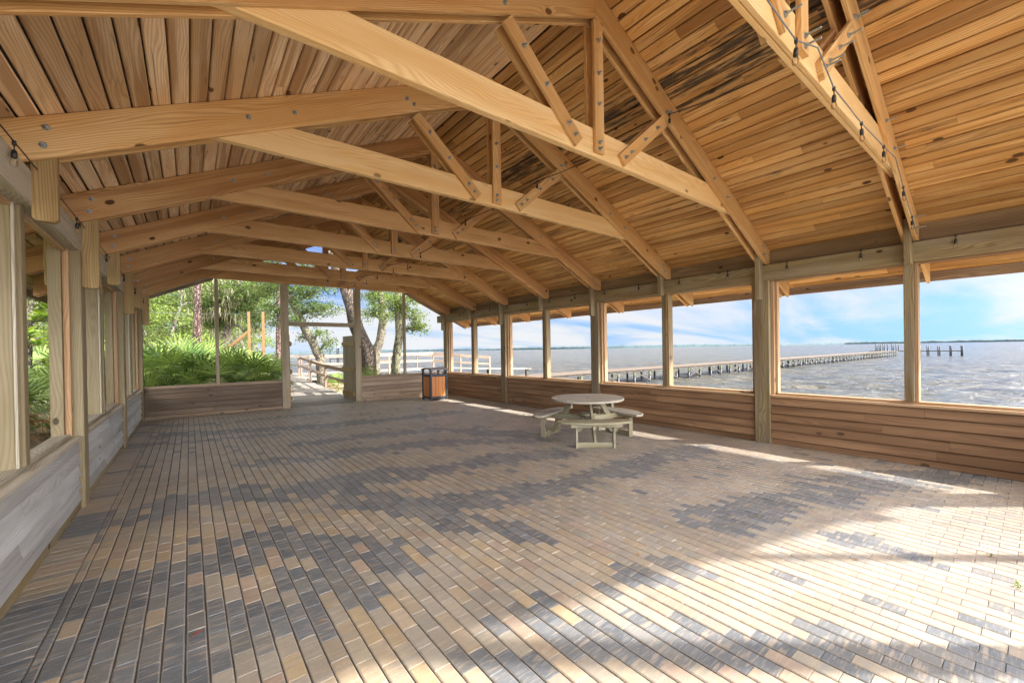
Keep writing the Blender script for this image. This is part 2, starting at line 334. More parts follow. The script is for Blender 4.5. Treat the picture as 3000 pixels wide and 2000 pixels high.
        m_ = n+(len(prof)-1)*seg; s.face(tuple(m_+k for k in range(seg)), [(0, 0)]*seg, tone)
    def poly(s, pts, tone):
        n = len(s.v); s.v.extend([Vector(p) for p in pts]); k = len(pts)
        s.face(tuple(range(n, n+k)), [(p[0], p[1]) for p in pts], tone)
    def mesh(s, name):
        me = bpy.data.meshes.new(name); me.from_pydata([tuple(v) for v in s.v], [], s.f)
        uvl = me.uv_layers.new(name='UVMap'); fl = [x for q in s.uv for x in q]; uvl.data.foreach_set('uv', fl)
        ca = me.color_attributes.new('tone', 'FLOAT_COLOR', 'CORNER'); ca.data.foreach_set('color', [x for q in s.t for x in (q[0], q[1], q[2], 1.0)])
        me.polygons.foreach_set('use_smooth', s.sm); me.update(); return me
    def build(s, name, mat, parent=None, loc=(0, 0, 0), bevel=0.0, label=None):
        me = s.mesh(name); me.materials.append(mat); o = bpy.data.objects.new(name, me); C.objects.link(o)
        if parent is not None: o.parent = parent
        o.location = loc
        if bevel:
            b = o.modifiers.new('bevel', 'BEVEL'); b.width = bevel; b.segments = 1; b.limit_method = 'ANGLE'; b.angle_limit = radians(40)
        if label: o['label'] = label
        return o
def tag(o, label=None, cat=None, group=None, kind=None):
    if label: o['label'] = label
    if cat: o['category'] = cat
    if group: o['group'] = group
    if kind: o['kind'] = kind
    return o
def empty(name, loc=(0, 0, 0), parent=None, rz=0.0):
    o = bpy.data.objects.new(name, None); C.objects.link(o); o.location = loc; o.rotation_euler = (0, 0, rz); o.empty_display_size = 0.1
    if parent is not None: o.parent = parent
    return o
def copy_tree(o, parent=None):
    c = o.copy(); C.objects.link(c); c.parent = parent
    for ch in [q for q in list(o.children)]: copy_tree(ch, c)
    return c
def inst(me, name, parent, loc, rot=(0, 0, 0), mod=None):
    o = bpy.data.objects.new(name, me); C.objects.link(o); o.parent = parent; o.location = loc; o.rotation_euler = rot; return o
def at(px, py, depth):
    """world point at a distance along the viewing axis"""
    return Vector((0, 0, EYE))+_ray(px, py)*depth

# ------------------------------------------------------------------ pavilion dimensions
XL, XR, XM = -0.92, 7.63, 3.385
S = 1.8288
def T(k): return -0.757+S*k
YN, YF = T(0), T(8)
ZA, SLR, SLL, RD = 5.085, 0.485, 0.455, 0.33         # apex underside, slopes, rafter plumb depth
EL, ER = -2.0, 8.70                                   # eave tails
def zlow(x): return ZA-(SLR*(x-XM) if x > XM else SLL*(XM-x))
def ztop(x): return zlow(x)+RD
ZS = {'L': 0.79, 'R': 0.8175, 'G': 0.8175}
PBR, PTR, PBL, PTL = 2.73, 2.99, 2.80, 3.06

# ------------------------------------------------------------------ floor of pavers
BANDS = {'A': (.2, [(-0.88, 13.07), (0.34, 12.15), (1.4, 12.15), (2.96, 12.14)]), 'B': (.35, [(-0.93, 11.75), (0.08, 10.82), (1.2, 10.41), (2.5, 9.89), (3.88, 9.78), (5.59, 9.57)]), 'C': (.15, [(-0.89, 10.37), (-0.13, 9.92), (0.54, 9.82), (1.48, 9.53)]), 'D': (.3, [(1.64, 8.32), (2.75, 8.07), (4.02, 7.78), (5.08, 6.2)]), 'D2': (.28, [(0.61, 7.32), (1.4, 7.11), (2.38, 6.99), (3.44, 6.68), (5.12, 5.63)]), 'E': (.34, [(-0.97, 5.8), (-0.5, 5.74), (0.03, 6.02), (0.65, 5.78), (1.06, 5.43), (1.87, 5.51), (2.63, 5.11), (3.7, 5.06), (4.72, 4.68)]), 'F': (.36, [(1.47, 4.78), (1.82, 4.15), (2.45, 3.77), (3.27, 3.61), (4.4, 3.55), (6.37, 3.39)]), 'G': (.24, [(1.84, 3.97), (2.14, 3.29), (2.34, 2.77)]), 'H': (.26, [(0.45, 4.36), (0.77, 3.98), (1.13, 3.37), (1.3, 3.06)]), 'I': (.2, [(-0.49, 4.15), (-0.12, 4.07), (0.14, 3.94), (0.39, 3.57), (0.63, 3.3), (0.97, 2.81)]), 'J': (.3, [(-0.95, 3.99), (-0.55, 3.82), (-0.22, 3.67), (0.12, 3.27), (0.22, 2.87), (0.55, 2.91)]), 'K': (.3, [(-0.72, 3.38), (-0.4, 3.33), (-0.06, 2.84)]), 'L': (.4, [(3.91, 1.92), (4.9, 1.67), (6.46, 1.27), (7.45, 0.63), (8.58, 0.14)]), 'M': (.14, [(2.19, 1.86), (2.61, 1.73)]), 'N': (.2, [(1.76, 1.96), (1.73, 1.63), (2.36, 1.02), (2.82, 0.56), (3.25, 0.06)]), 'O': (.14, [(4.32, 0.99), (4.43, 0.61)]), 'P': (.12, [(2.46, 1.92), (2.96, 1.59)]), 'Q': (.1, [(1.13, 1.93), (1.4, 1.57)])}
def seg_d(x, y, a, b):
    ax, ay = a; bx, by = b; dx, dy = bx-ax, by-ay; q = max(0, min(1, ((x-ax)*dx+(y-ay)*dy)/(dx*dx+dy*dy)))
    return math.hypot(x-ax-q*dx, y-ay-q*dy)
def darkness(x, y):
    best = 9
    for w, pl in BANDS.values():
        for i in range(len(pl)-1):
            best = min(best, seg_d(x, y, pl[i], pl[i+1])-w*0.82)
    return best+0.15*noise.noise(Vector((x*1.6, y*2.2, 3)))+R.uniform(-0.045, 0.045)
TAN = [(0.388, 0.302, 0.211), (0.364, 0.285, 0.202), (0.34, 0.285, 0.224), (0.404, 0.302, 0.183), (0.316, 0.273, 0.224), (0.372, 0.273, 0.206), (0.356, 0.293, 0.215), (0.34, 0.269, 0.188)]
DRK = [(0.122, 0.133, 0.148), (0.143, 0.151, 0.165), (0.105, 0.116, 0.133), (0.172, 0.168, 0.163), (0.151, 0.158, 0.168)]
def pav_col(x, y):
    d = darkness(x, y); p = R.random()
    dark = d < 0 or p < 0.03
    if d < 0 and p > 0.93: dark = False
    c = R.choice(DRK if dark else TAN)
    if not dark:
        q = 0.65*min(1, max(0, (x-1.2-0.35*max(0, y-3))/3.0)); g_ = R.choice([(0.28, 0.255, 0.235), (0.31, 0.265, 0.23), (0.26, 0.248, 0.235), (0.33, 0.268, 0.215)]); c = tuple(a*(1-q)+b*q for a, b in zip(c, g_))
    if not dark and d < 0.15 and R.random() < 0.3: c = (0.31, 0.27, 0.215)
    f_ = 0.7*min(1, max(0, (y-4.5)/5)); c = tuple(a*(1-f_)+b*f_ for a, b in zip(c, (0.20, 0.217, 0.24) if dark else (0.41, 0.37, 0.32)))  # far pavers paler and cooler: the floor's distant sheen painted into their colour
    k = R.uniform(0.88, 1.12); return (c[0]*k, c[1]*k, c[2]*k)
def paver(mb, x0, x1, y0, y1, cyk=0.38):
    c = 0.0065; z = R.uniform(-0.0012, 0.0); tx, ty = R.uniform(-.006, .006), R.uniform(-.006, .006)
    mx, my = (x0+x1)/2, (y0+y1)/2; j = R.uniform(-.0012, .0012); x0 += j; x1 += j
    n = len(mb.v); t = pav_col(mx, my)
    for (i, dz) in ((c, 0), (0, -0.005), (0, -0.016)):
        k = i*cyk
        for (x, y) in ((x0+i, y0+k), (x1-i, y0+k), (x1-i, y1-k), (x0+i, y1-k)):
            mb.v.append(Vector((x, y, z+dz+(x-mx)*tx+(y-my)*ty)))
    uvs = [(0, 0)]*4
    mb.face((n, n+1, n+2, n+3), uvs, t)
    for r_ in (0, 4):
        for i in range(4):
            k = (i+1) % 4; w_ = t if r_ or i % 2 == 0 or cyk == 0.6 else tuple(a*.72+b*.28 for a, b in zip(t, (0.56, 0.50, 0.42)))
            mb.face((n+r_+4+i, n+r_+4+k, n+r_+k, n+r_+i), uvs, w_)
def floor():
    g = G('clay_and_charcoal_pavers'); at_ = g.attr('tone'); o = g.sep(g.tc('Object'))
    st = g.noise(g.comb(g.math('MULTIPLY', o[0], 5.0), g.math('MULTIPLY', o[1], 34.0), 0.0), 1.0, 4, 0.6)
    fine = g.noise(g.tc('Object'), 260, 3, 0.7); blot = g.noise(g.tc('Object'), 1.1, 4, 0.6); sp = g.noise(g.tc('Object'), 95, 2, 0.5)
    c = g.mix(g.math('MULTIPLY', g.ramp(st, 0.50, 0.66), 0.6), at_.outputs['Color'], (0.44, 0.355, 0.27))
    c = g.mix(g.math('MULTIPLY', g.ramp(st, 0.48, 0.34), 0.6), c, (0.27, 0.26, 0.25))
    c = g.mix(1.0, c, g.comb(*[g.math('MULTIPLY_ADD', fine, 1.3, 0.35)]*3), 'MULTIPLY')
    c = g.mix(g.math('MULTIPLY', g.ramp(sp, 0.68, 0.74), 0.55), c, (0.55, 0.52, 0.47))
    pit = g.noise(g.tc('Object'), 150, 2, 0.6); c = g.mix(g.math('MULTIPLY', g.ramp(pit, 0.36, 0.28), 0.6), c, (0.07, 0.06, 0.05))
    c = g.mix(g.math('MULTIPLY', g.ramp(blot, 0.52, 0.75), 0.30), c, (0.36, 0.35, 0.34))
    wet = g.noise(g.tc('Object'), 0.8, 5, 0.7); c = g.mix(1.0, c, g.comb(*[g.ramp(wet, 0.35, 0.65, 0.86, 1.06)]*3), 'MULTIPLY')
    g.base(c); g.rough(g.ramp(blot, 0.3, 0.7, 0.38, 0.54)); g.b.inputs['Specular IOR Level'].default_value = 0.5; g.bump(fine, 0.45, 0.0025)
    mb = MB(); W_ = 0.1007; Ln = 0.2014; gx, gy = 0.0042, 0.0009
    i = 0; x = -0.649
    while x+W_ < 7.425:
        y = -1.5-(Ln/2 if i % 2 else 0)+R.uniform(-.004, .004)
        while y < YF-0.02:
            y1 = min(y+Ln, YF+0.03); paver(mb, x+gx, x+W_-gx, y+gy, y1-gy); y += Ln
        x += W_; i += 1
    xe = x
    y = -1.5
    while y < YF-0.02:
        paver(mb, -0.70, -0.652, y+gy, y+Ln-gy); paver(mb, xe+gx, 7.455, y+gy, y+Ln-gy); y += Ln
    y = -1.5
    while y < YF-0.02:
        paver(mb, -0.972, -0.705, y+.002, y+W_-.002, 0.6); paver(mb, 7.46, 7.682, y+.002, y+W_-.002, 0.6); y += W_
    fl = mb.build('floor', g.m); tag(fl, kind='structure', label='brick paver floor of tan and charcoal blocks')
    s = plain('joint_sand', (0.085, 0.07, 0.055), 0.95, n=0.35, scale=90)
    b = MB(); b.box((-1.3, -1.55, -0.4), (8.0, YF+0.13, -0.0115), ch=0.002); tag(b.build('slab', s), kind='structure')
floor()

# ------------------------------------------------------------------ ground and water
WZ = -2.4
def shore(y):
    if y < 24: return 11.5
    if y < 60: return 11.5-(y-24)*0.16
    return 5.7+(y-60)*0.08
def ground_z(x, y):
    d = x-shore(y)+1.5*noise.noise(Vector((x*.1, y*.1, 0)))
    k = max(0, min(1, (d+2.5)/9.0)); k = k*k*(3-2*k)
    return -0.16-k*4.2+0.10*noise.noise(Vector((x*.25, y*.25, 5)))*(1 if not (-3 < x < 9 and -3 < y < 16) else 0.2)
def ground():
    g = G('sandy_leaf_litter'); o = g.tc('Object')
    a = g.noise(o, 0.5, 5, 0.65); b = g.noise(o, 9, 6, 0.75); c3 = g.noise(o, 55, 3, 0.7)
    c = g.mix(g.ramp(a, 0.35, 0.65), (0.33, 0.28, 0.21), (0.24, 0.19, 0.125))
    c = g.mix(g.ramp(b, 0.45, 0.7), c, (0.17, 0.115, 0.07)); c = g.mix(g.math('MULTIPLY', g.ramp(g.noise(o, 1.3, 4, 0.6), 0.52, 0.66), 0.6), c, (0.20, 0.24, 0.07))
    g.base(g.mix(g.math('MULTIPLY', c3, 0.35), c, (0.40, 0.35, 0.28))); g.rough(0.95); g.bump(g.math('ADD', b, c3), 0.6, 0.04)
    xs = [-160+2.6*i for i in range(100)]; xs = sorted(set([round(-400+20*i, 2) for i in range(13)]+[round(-150+3*i, 2) for i in range(36)]+[round(-42+1.2*i, 2) for i in range(70)]))
    ys = sorted(set([round(-60+4*i, 2) for i in range(12)]+[round(-12+1.2*i, 2) for i in range(80)]+[round(84+5*i, 2) for i in range(40)]+[round(290+30*i, 2) for i in range(12)]))
    mb = MB(); nx = len(xs)
    for y in ys:
        for x in xs: mb.v.append(Vector((x, y, ground_z(x, y))))
    for j in range(len(ys)-1):
        for i in range(nx-1):
            n = j*nx+i; mb.face((n, n+1, n+nx+1, n+nx), [(0, 0)]*4, (0, 0, 0), True)
    tag(mb.build('ground', g.m), kind='structure', label='sandy ground with leaf litter sloping down to the water')
ground()
def water():
    g = G('choppy_bay_water'); o = g.tc('Object'); s = g.sep(o)
    v = g.comb(g.math('ADD', g.math('MULTIPLY', s[0], 0.94), g.math('MULTIPLY', s[1], 0.34)), g.math('SUBTRACT', g.math('MULTIPLY', s[1], 0.42), g.math('MULTIPLY', s[0], 0.15)), 0.0)
    a = g.noise(v, 1.5, 5, 0.62, 0.4); b = g.noise(v, 0.35, 3, 0.5, 0.3)
    g.base(g.mix(g.ramp(b, 0.35, 0.65), (0.10, 0.09, 0.07), (0.055, 0.06, 0.06)))
    g.rough(0.16); g.b.inputs['IOR'].default_value = 1.33; g.b.inputs['Specular IOR Level'].default_value = 0.35
    g.bump(g.math('ADD', a, g.math('MULTIPLY', b, 1.2)), 1.0, 0.55)
    mb = MB(); NA, NR = 440, 300; a0, a1 = radians(-32), radians(112); r0, r1 = 9.0, 260.0
    for j in range(NR):
        rr = r0*(r1/r0)**(j/(NR-1)); fade = min(1.0, 90.0/rr)
        for i in range(NA):
            an = a0+(a1-a0)*i/(NA-1); x, y = rr*sin(an), rr*cos(an)
            p, q = x*0.94+y*0.34, y*0.42-x*0.15
            h = 0.0
            if rr < 250:
                n1 = noise.noise(Vector((p*.42, q*.42, 1))); n2 = noise.noise(Vector((p*1.0, q*1.1, 4)))
                h = (0.26*(0.5-abs(n1)*2)+0.13*(0.5-abs(n2)*2))*fade
            mb.v.append(Vector((x, y, WZ+h)))
    for j in range(NR-1):
        for i in range(NA-1):
            n = j*NA+i; mb.face((n, n+NA, n+NA+1, n+1), [(0, 0)]*4, (0, 0, 0), True)
    # calm outer sheet to the horizon, slightly lower where it passes under the near grid
    n = len(mb.v); ring = [r1*0.985, 600, 1500, 4000, 12000]
    for j, rr in enumerate(ring):
        for i in range(61):
            an = a0+(a1-a0)*i/60; mb.v.append(Vector((rr*sin(an), rr*cos(an), WZ-(0.03 if j == 0 else 0))))
    for j in range(4):
        for i in range(60):
            k = n+j*61+i; mb.face((k, k+61, k+62, k+1), [(0, 0)]*4, (0, 0, 0), True)
    tag(mb.build('water', g.m), kind='structure', label='choppy grey blue bay water')
water()
def far_shore():
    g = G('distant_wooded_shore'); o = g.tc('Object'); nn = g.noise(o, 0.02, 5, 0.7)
    g.base(g.mix(g.ramp(nn, 0.35, 0.65), (0.035, 0.062, 0.072), (0.055, 0.088, 0.098))); g.rough(1.0)  # bluish haze put into the tree colour
    mb = MB(); n = 700; a0, a1 = radians(2), radians(104)
    for i in range(n):
        an = a0+(a1-a0)*i/(n-1); rr = 3300+900*noise.noise(Vector((an*1.7, 0, 0)))+ 1500*min(1, max(0, (an-radians(70))/0.12))
        h = 18+7*noise.noise(Vector((an*9, 3, 0)))+6*noise.noise(Vector((an*60, 1, 0)))+5*noise.noise(Vector((an*260, 2, 0)))
        for (d, z) in ((0, WZ-1), (12, WZ+h*.7), (60, WZ+h), (500, WZ+h*.8)):
            mb.v.append(Vector(((rr+d)*sin(an), (rr+d)*cos(an), z)))
    for i in range(n-1):
        for k in range(3):
            q = i*4+k; mb.face((q, q+1, q+5, q+4), [(0, 0)]*4, (0, 0, 0), False)
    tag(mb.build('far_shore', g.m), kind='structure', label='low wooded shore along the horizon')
far_shore()

# ------------------------------------------------------------------ pavilion
pav = empty('pavilion', (0, 0, 0))
tag(pav, 'open timber pavilion with exposed pine roof trusses and low board walls around the paver floor', 'pavilion')

def bolt_mesh(stud):
    mb = MB(); ax = (0, -1, 0)
    mb.lathe((0, 0, 0), [(0.024, -0.002), (0.024, 0.004)], 12, ax, smooth=False)
    mb.lathe((0, 0, 0), [(0.0155, 0.004), (0.0155, 0.017)], 6, ax, smooth=False)
    mb.lathe((0, 0, 0), [(0.0075, 0.015), (0.0075, 0.02+stud), (0.005, 0.022+stud)], 8, ax, smooth=False)
    me = mb.mesh('bolt'); me.materials.append(M['zinc']); return me
BOLT, BOLTL = bolt_mesh(0.022), bolt_mesh(0.075)

def truss(k):
    y = T(k); tr = empty('truss', (0, y, 0), pav)
    old = k > 3
    mt, mc = (M['trussold'], M['collarold']) if k >= 4 else (M['truss'], M['collar'])
    # rafters: two planks each side, 76 mm apart
    for sgn in (-1, 1):
        xe = ER if sgn > 0 else EL
        x0 = XM+0.001*sgn
        for lay in (-0.057, 0.057):
            mb = MB(); zl, zh = zlow(xe), ztop(xe)-0.002
            poly = [(x0, 0, zlow(x0)), (x0, 0, ztop(x0)-0.002), (xe, 0, zh), (xe, 0, zl+0.03), (xe-0.03*sgn, 0, zlow(xe-0.03*sgn))]
            mb.prism(poly, (0, 1, 0), lay-0.0185, lay+0.0185, (sgn, 0, -SLR if sgn > 0 else -SLL))
            mb.build('rafter', mt, tr, bevel=0.004)
    # collar planks
    zb, zt = 3.655, 3.945
    if k in (0, 8): zb, zt = 3.72, 4.0
    for lay in (-0.0195, 0.0195):
        mb = MB()
        def xr(z, s_): return XM+s_*(ZA+0.20-z)/(SLR if s_ > 0 else SLL)
        poly = [(xr(zb, -1), 0, zb), (xr(zb, 1), 0, zb), (xr(zt, 1), 0, zt), (xr(zt, -1), 0, zt)]
        mb.prism(poly, (0, 1, 0), lay-0.0175, lay+0.0175, (1, 0, 0)); mb.build('collar', mc, tr, bevel=0.004)
    ox = 0.045
    webs = []
    for lay in (-0.057, 0.057):
        mb = MB(); x = XM+ox; mb.board((x, lay, zb+0.035), (x, lay, zlow(x)-0.004), (1, 0, 0), 0.14, 0.037, ch=0.003); mb.build('king_post', mt, tr)
        for sg, (bx, tx) in ((-1, (-0.27, -1.16)), (1, (0.42, 1.28))):
            b0 = Vector((XM+bx, lay, zb+0.06)); t0 = Vector((XM+tx, lay, 0)); t0.z = zlow(t0.x)-0.035
            d = (t0-b0).normalized(); mb = MB(); mb.board(b0, t0, (1, 0, 0), 0.14, 0.037, ch=0.003); mb.build('web', mt, tr)
            if lay < 0: webs.append((b0, t0))
    # spacer between the two web planks
    bm_ = BOLTL if k == 1 else BOLT
    if k >= 1:
        pts = [(XM+ox-.01, z) for z in (zb+.075, zb+.145, 4.20, 4.52, 4.86)]
        for (b0, t0) in webs:
            for q in (0.07, 0.17, 0.50, 0.80) if b0.x < XM else (0.07, 0.19, 0.50, 0.80): p = b0.lerp(t0, q); pts.append((p.x, p.z))
            p = t0; sg = 1 if p.x > XM else -1; pts += [(p.x+0.03*sg, zlow(p.x)+0.08), (p.x+0.12*sg, zlow(p.x+.12*sg)+0.17)]
        for sg in (-1, 1):
            x1 = XM+sg*2.62; pts += [(x1-0.12*sg, zlow(x1)+0.03+0.17), (x1+0.28*sg, zlow(x1)+0.02)]
            xp = XR-0.07 if sg > 0 else XL+0.07
            pts += [(xp, zlow(xp)+0.10), (xp-0.02*sg, zlow(xp)+0.24)]
        for (x, z) in pts: inst(bm_, 'bolt', tr, (x, -0.0757, z), (0, R.uniform(0, 1), 0))
    return tr
for k in range(9): truss(k)

def hangers():
    for k in range(9):
        y = T(k)
        for side in (-1, 1):
            if side < 0: xi, xo, m = (XL-0.005, XL+0.135), (XL-0.285, XL-0.145), M['hang']
            else: xi, xo, m = (XR-0.135, XR+0.005), (XR+0.145, XR+0.285), M['postR']
            zb = 2.41 if k % 2 == 0 else 2.69
            for (a, b) in (xi, xo):
                if k == 8 and (a, b) == xo and False: continue
                mb = MB(); zt = zlow((a+b)/2)+0.24
                mb.prism([(a, 0, zb+.02), (a+.02, 0, zb), (b-.02, 0, zb), (b, 0, zb+.02), (b, 0, zt), (a, 0, zt)], (0, 1, 0), y-0.036, y+0.036, (0, 0, 1))
                mb.build('hanger_block', m, pav, bevel=0.003)
hangers()

def posts():
    for k in (0, 2, 4, 6, 8):
        y = T(k)
        for side in (-1, 1):
            m, zt = (M['postL'], PBL) if side < 0 else (M['postR'], PBR)
            x0, x1 = (XL-0.19, XL) if side < 0 else (XR, XR+0.19)
            mb = MB(); mb.board(((x0+x1)/2, y, 0.001), ((x0+x1)/2, y, zt-0.001), (0, 1, 0), 0.235, 0.19, ch=0.007); mb.build('post', m, pav)
            # jambs on both faces of the post
            zs = ZS['L' if side < 0 else 'R']
            for s_ in (-1, 1):
                if (k == 0 and s_ < 0) or (k == 8 and s_ > 0): continue
                mb = MB(); a, b = sorted((XL-0.135 if side < 0 else XR+0.135, XL-0.085 if side < 0 else XR+0.085))
                ya, yb = sorted((y+s_*0.119, y+s_*0.162)); mb.box((a, ya, zs+.002), (b, yb, zt-.001)); mb.build('jamb', M['jamb'], pav)
                mb = MB(); a, b = sorted((XL-0.235 if side < 0 else XR+0.235, XL-0.137 if side < 0 else XR+0.137))
                ya, yb = sorted((y+s_*0.119, y+s_*0.198)); mb.box((a, ya, zs-.3), (b, yb, zt-.001)); mb.build('jamb', M['postL'] if side < 0 else M['jamb'], pav)
    for k in (1, 3, 5, 7):
        y = T(k)
        for side in (-1, 1):
            m, zt, zs = (M['postL'], PBL, ZS['L']) if side < 0 else (M['postR'], PBR, ZS['R'])
            f_ = -1 if side < 0 else 1; X0 = XL if side < 0 else XR
            def bx(a, b, ya, yb, nm, mm):
                lo, hi = sorted((X0+f_*a, X0+f_*b)); mb = MB(); mb.box((lo, y+ya, zs+.036), (hi, y+yb, zt-.001)); mb.build(nm, mm, pav)
            bx(.105, .235, -.07, .07, 'mullion', m)
            bx(.086, .104, -.07, -.035, 'screen_batten', M['sillL'] if side < 0 else M['jamb'])
            bx(.060, .104, -.032, .07, 'mullion', m)
    # beams on the posts
    for k in (0, 2, 4, 6):
        for side in (-1, 1):
            m = M['sillL'] if side < 0 else M['postR']; zb, zt = (PBL, PTL) if side < 0 else (PBR, PTR)
            x0, x1 = (XL-0.14, XL-0.0) if side < 0 else (XR, XR+0.14)
            mb = MB(); mb.box((x0, T(k)+(0.002 if k else -0.6), zb), (x1, T(k+2)-0.002 if k < 6 else T(8)+0.6, zt), axis=1, ch=0.006); mb.build('plate_beam', m, pav)
            # lower trim under the outer half of the beam
            x0, x1 = sorted((XL-0.10, XL-0.14)) if side < 0 else (XR+0.10, XR+0.14)
            mb = MB(); mb.box((x0, T(k)+0.2, zb-0.03), (x1, T(k+2)-0.2, zb-0.001), axis=1); mb.build('window_trim', M['jamb'], pav)
    # boards closing the gap between beam and ceiling
    for k in range(8):
        for side in (-1, 1):
            x = XL-0.20 if side < 0 else XR+0.20
            zt = ztop(x)-0.012
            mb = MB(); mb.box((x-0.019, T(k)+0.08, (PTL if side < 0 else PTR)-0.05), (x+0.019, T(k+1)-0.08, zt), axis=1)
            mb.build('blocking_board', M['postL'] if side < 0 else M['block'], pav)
posts()

def half_wall(axis, a0, a1, plane, inn, mat, zs, sillm, nb=5, kick=None):
    """low wall running along axis ('x' or 'y'); inn = +1/-1 direction of the inside; plane = post face"""
    def P(a, d, z):      # a along, d depth from the post face (outwards)
        return (plane-inn*d, a, z) if axis == 'y' else (a, plane-inn*d, z)
    mb = MB(); z0 = 0.085; H_ = zs-0.038-z0-0.002; e = H_/nb
    along = Vector((0, 1, 0)) if axis == 'y' else Vector((1, 0, 0)); inw = Vector((inn, 0, 0)) if axis == 'y' else Vector((0, inn, 0))
    for i in range(nb):
        zb = z0+e*i; cuts = [a0, a1]
        if a1-a0 > 2.5 and R.random() < 0.55: cuts.insert(1, a0+(a1-a0)*R.uniform(.3, .7))
        for c0, c1 in zip(cuts[:-1], cuts[1:]):
            pa = Vector(P(c0+.001, 0.052, zb+e/2+0.006)); pb = Vector(P(c1-.001, 0.052, zb+e/2+0.006))
            mb.board(pa, pb, Vector((0, 0, 1))-inw*(0.21+R.uniform(-.02, .03)), e-0.004, 0.022, ch=0.003)
    w = mb.build('half_wall', mat, pav)
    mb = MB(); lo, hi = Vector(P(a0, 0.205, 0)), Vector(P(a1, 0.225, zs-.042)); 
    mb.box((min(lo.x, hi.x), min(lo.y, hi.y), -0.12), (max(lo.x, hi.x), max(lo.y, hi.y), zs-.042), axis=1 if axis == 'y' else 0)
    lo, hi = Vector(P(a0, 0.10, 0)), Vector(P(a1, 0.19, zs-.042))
    mb.box((min(lo.x, hi.x), min(lo.y, hi.y), 0.003), (max(lo.x, hi.x), max(lo.y, hi.y), zs-.045), axis=1 if axis == 'y' else 0); mb.build('wall_core', M['block'], w)  # dark core colour paints shadow lines into the siding gaps
    def strip(d0, d1, zb, zt, nm, m, e0=0, e1=0):
        lo, hi = Vector(P(a0+e0, d0, zb)), Vector(P(a1-e1, d1, zt)); mb = MB()
        mb.box((min(lo.x, hi.x), min(lo.y, hi.y), zb), (max(lo.x, hi.x), max(lo.y, hi.y), zt), axis=1 if axis == 'y' else 0, ch=0.004); return mb.build(nm, m, w)
    strip(0.015, 0.24, zs-0.038, zs, 'sill', sillm)
    strip(0.09, 0.22, zs+0.001, zs+0.034, 'sill_rail', sillm, .082 if axis == 'y' else .01, .082 if axis == 'y' else .01)
    strip(0.036, 0.074, 0.002, 0.088, 'kick_board', kick or mat)
for k in (0, 2, 4, 6):
    a, b = T(k)+0.119, T(k+2)-0.119
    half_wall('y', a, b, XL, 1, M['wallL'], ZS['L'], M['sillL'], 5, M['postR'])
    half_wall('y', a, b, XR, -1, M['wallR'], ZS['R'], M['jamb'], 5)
GP = 1.07
XC = 3.335
def gable(y, inn, far):
    for sg in (-1, 1):
        x = XC+sg*GP; mb = MB(); mb.board((x, y-inn*-0.0-inn*0.10, 0.001), (x, y-inn*0.10, 3.94), (1, 0, 0), 0.20, 0.14, ch=0.006); mb.build('post', M['postG'], pav)
        x = XC+sg*2.725; mb = MB(); mb.board((x, y-inn*0.13, 0.82), (x, y-inn*0.13, 3.72 if sg < 0 else 3.72), (1, 0, 0), 0.085, 0.085, ch=0.004); mb.build('mullion', M['postG'], pav)
        if far:
            for s2 in (-1, 1):   # screen battens beside the post
                pass
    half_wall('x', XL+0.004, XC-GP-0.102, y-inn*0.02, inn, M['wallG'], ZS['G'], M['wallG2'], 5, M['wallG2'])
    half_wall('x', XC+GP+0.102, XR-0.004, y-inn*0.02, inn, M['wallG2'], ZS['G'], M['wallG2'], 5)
    # trim under the rafters and the collar
    for sg in (-1, 1):
        xa = XM+sg*2.85; xb = (XR if sg > 0 else XL)
        mb = MB(); mb.board((xa, y-inn*0.13, zlow(xa)-.05), (xb, y-inn*0.13, zlow(xb)-.05), (0, 0, 1), 0.09, 0.05); mb.build('window_trim', M['rail'], pav)
gable(YF-0.02, -1, True); gable(YN+0.02, 1, False)
mb = MB(); mb.box((XC-GP+.101, YF+0.04, 2.467), (XC+GP-.101, YF+0.08, 2.597), ch=.004); mb.build('door_header', M['postG'], pav)

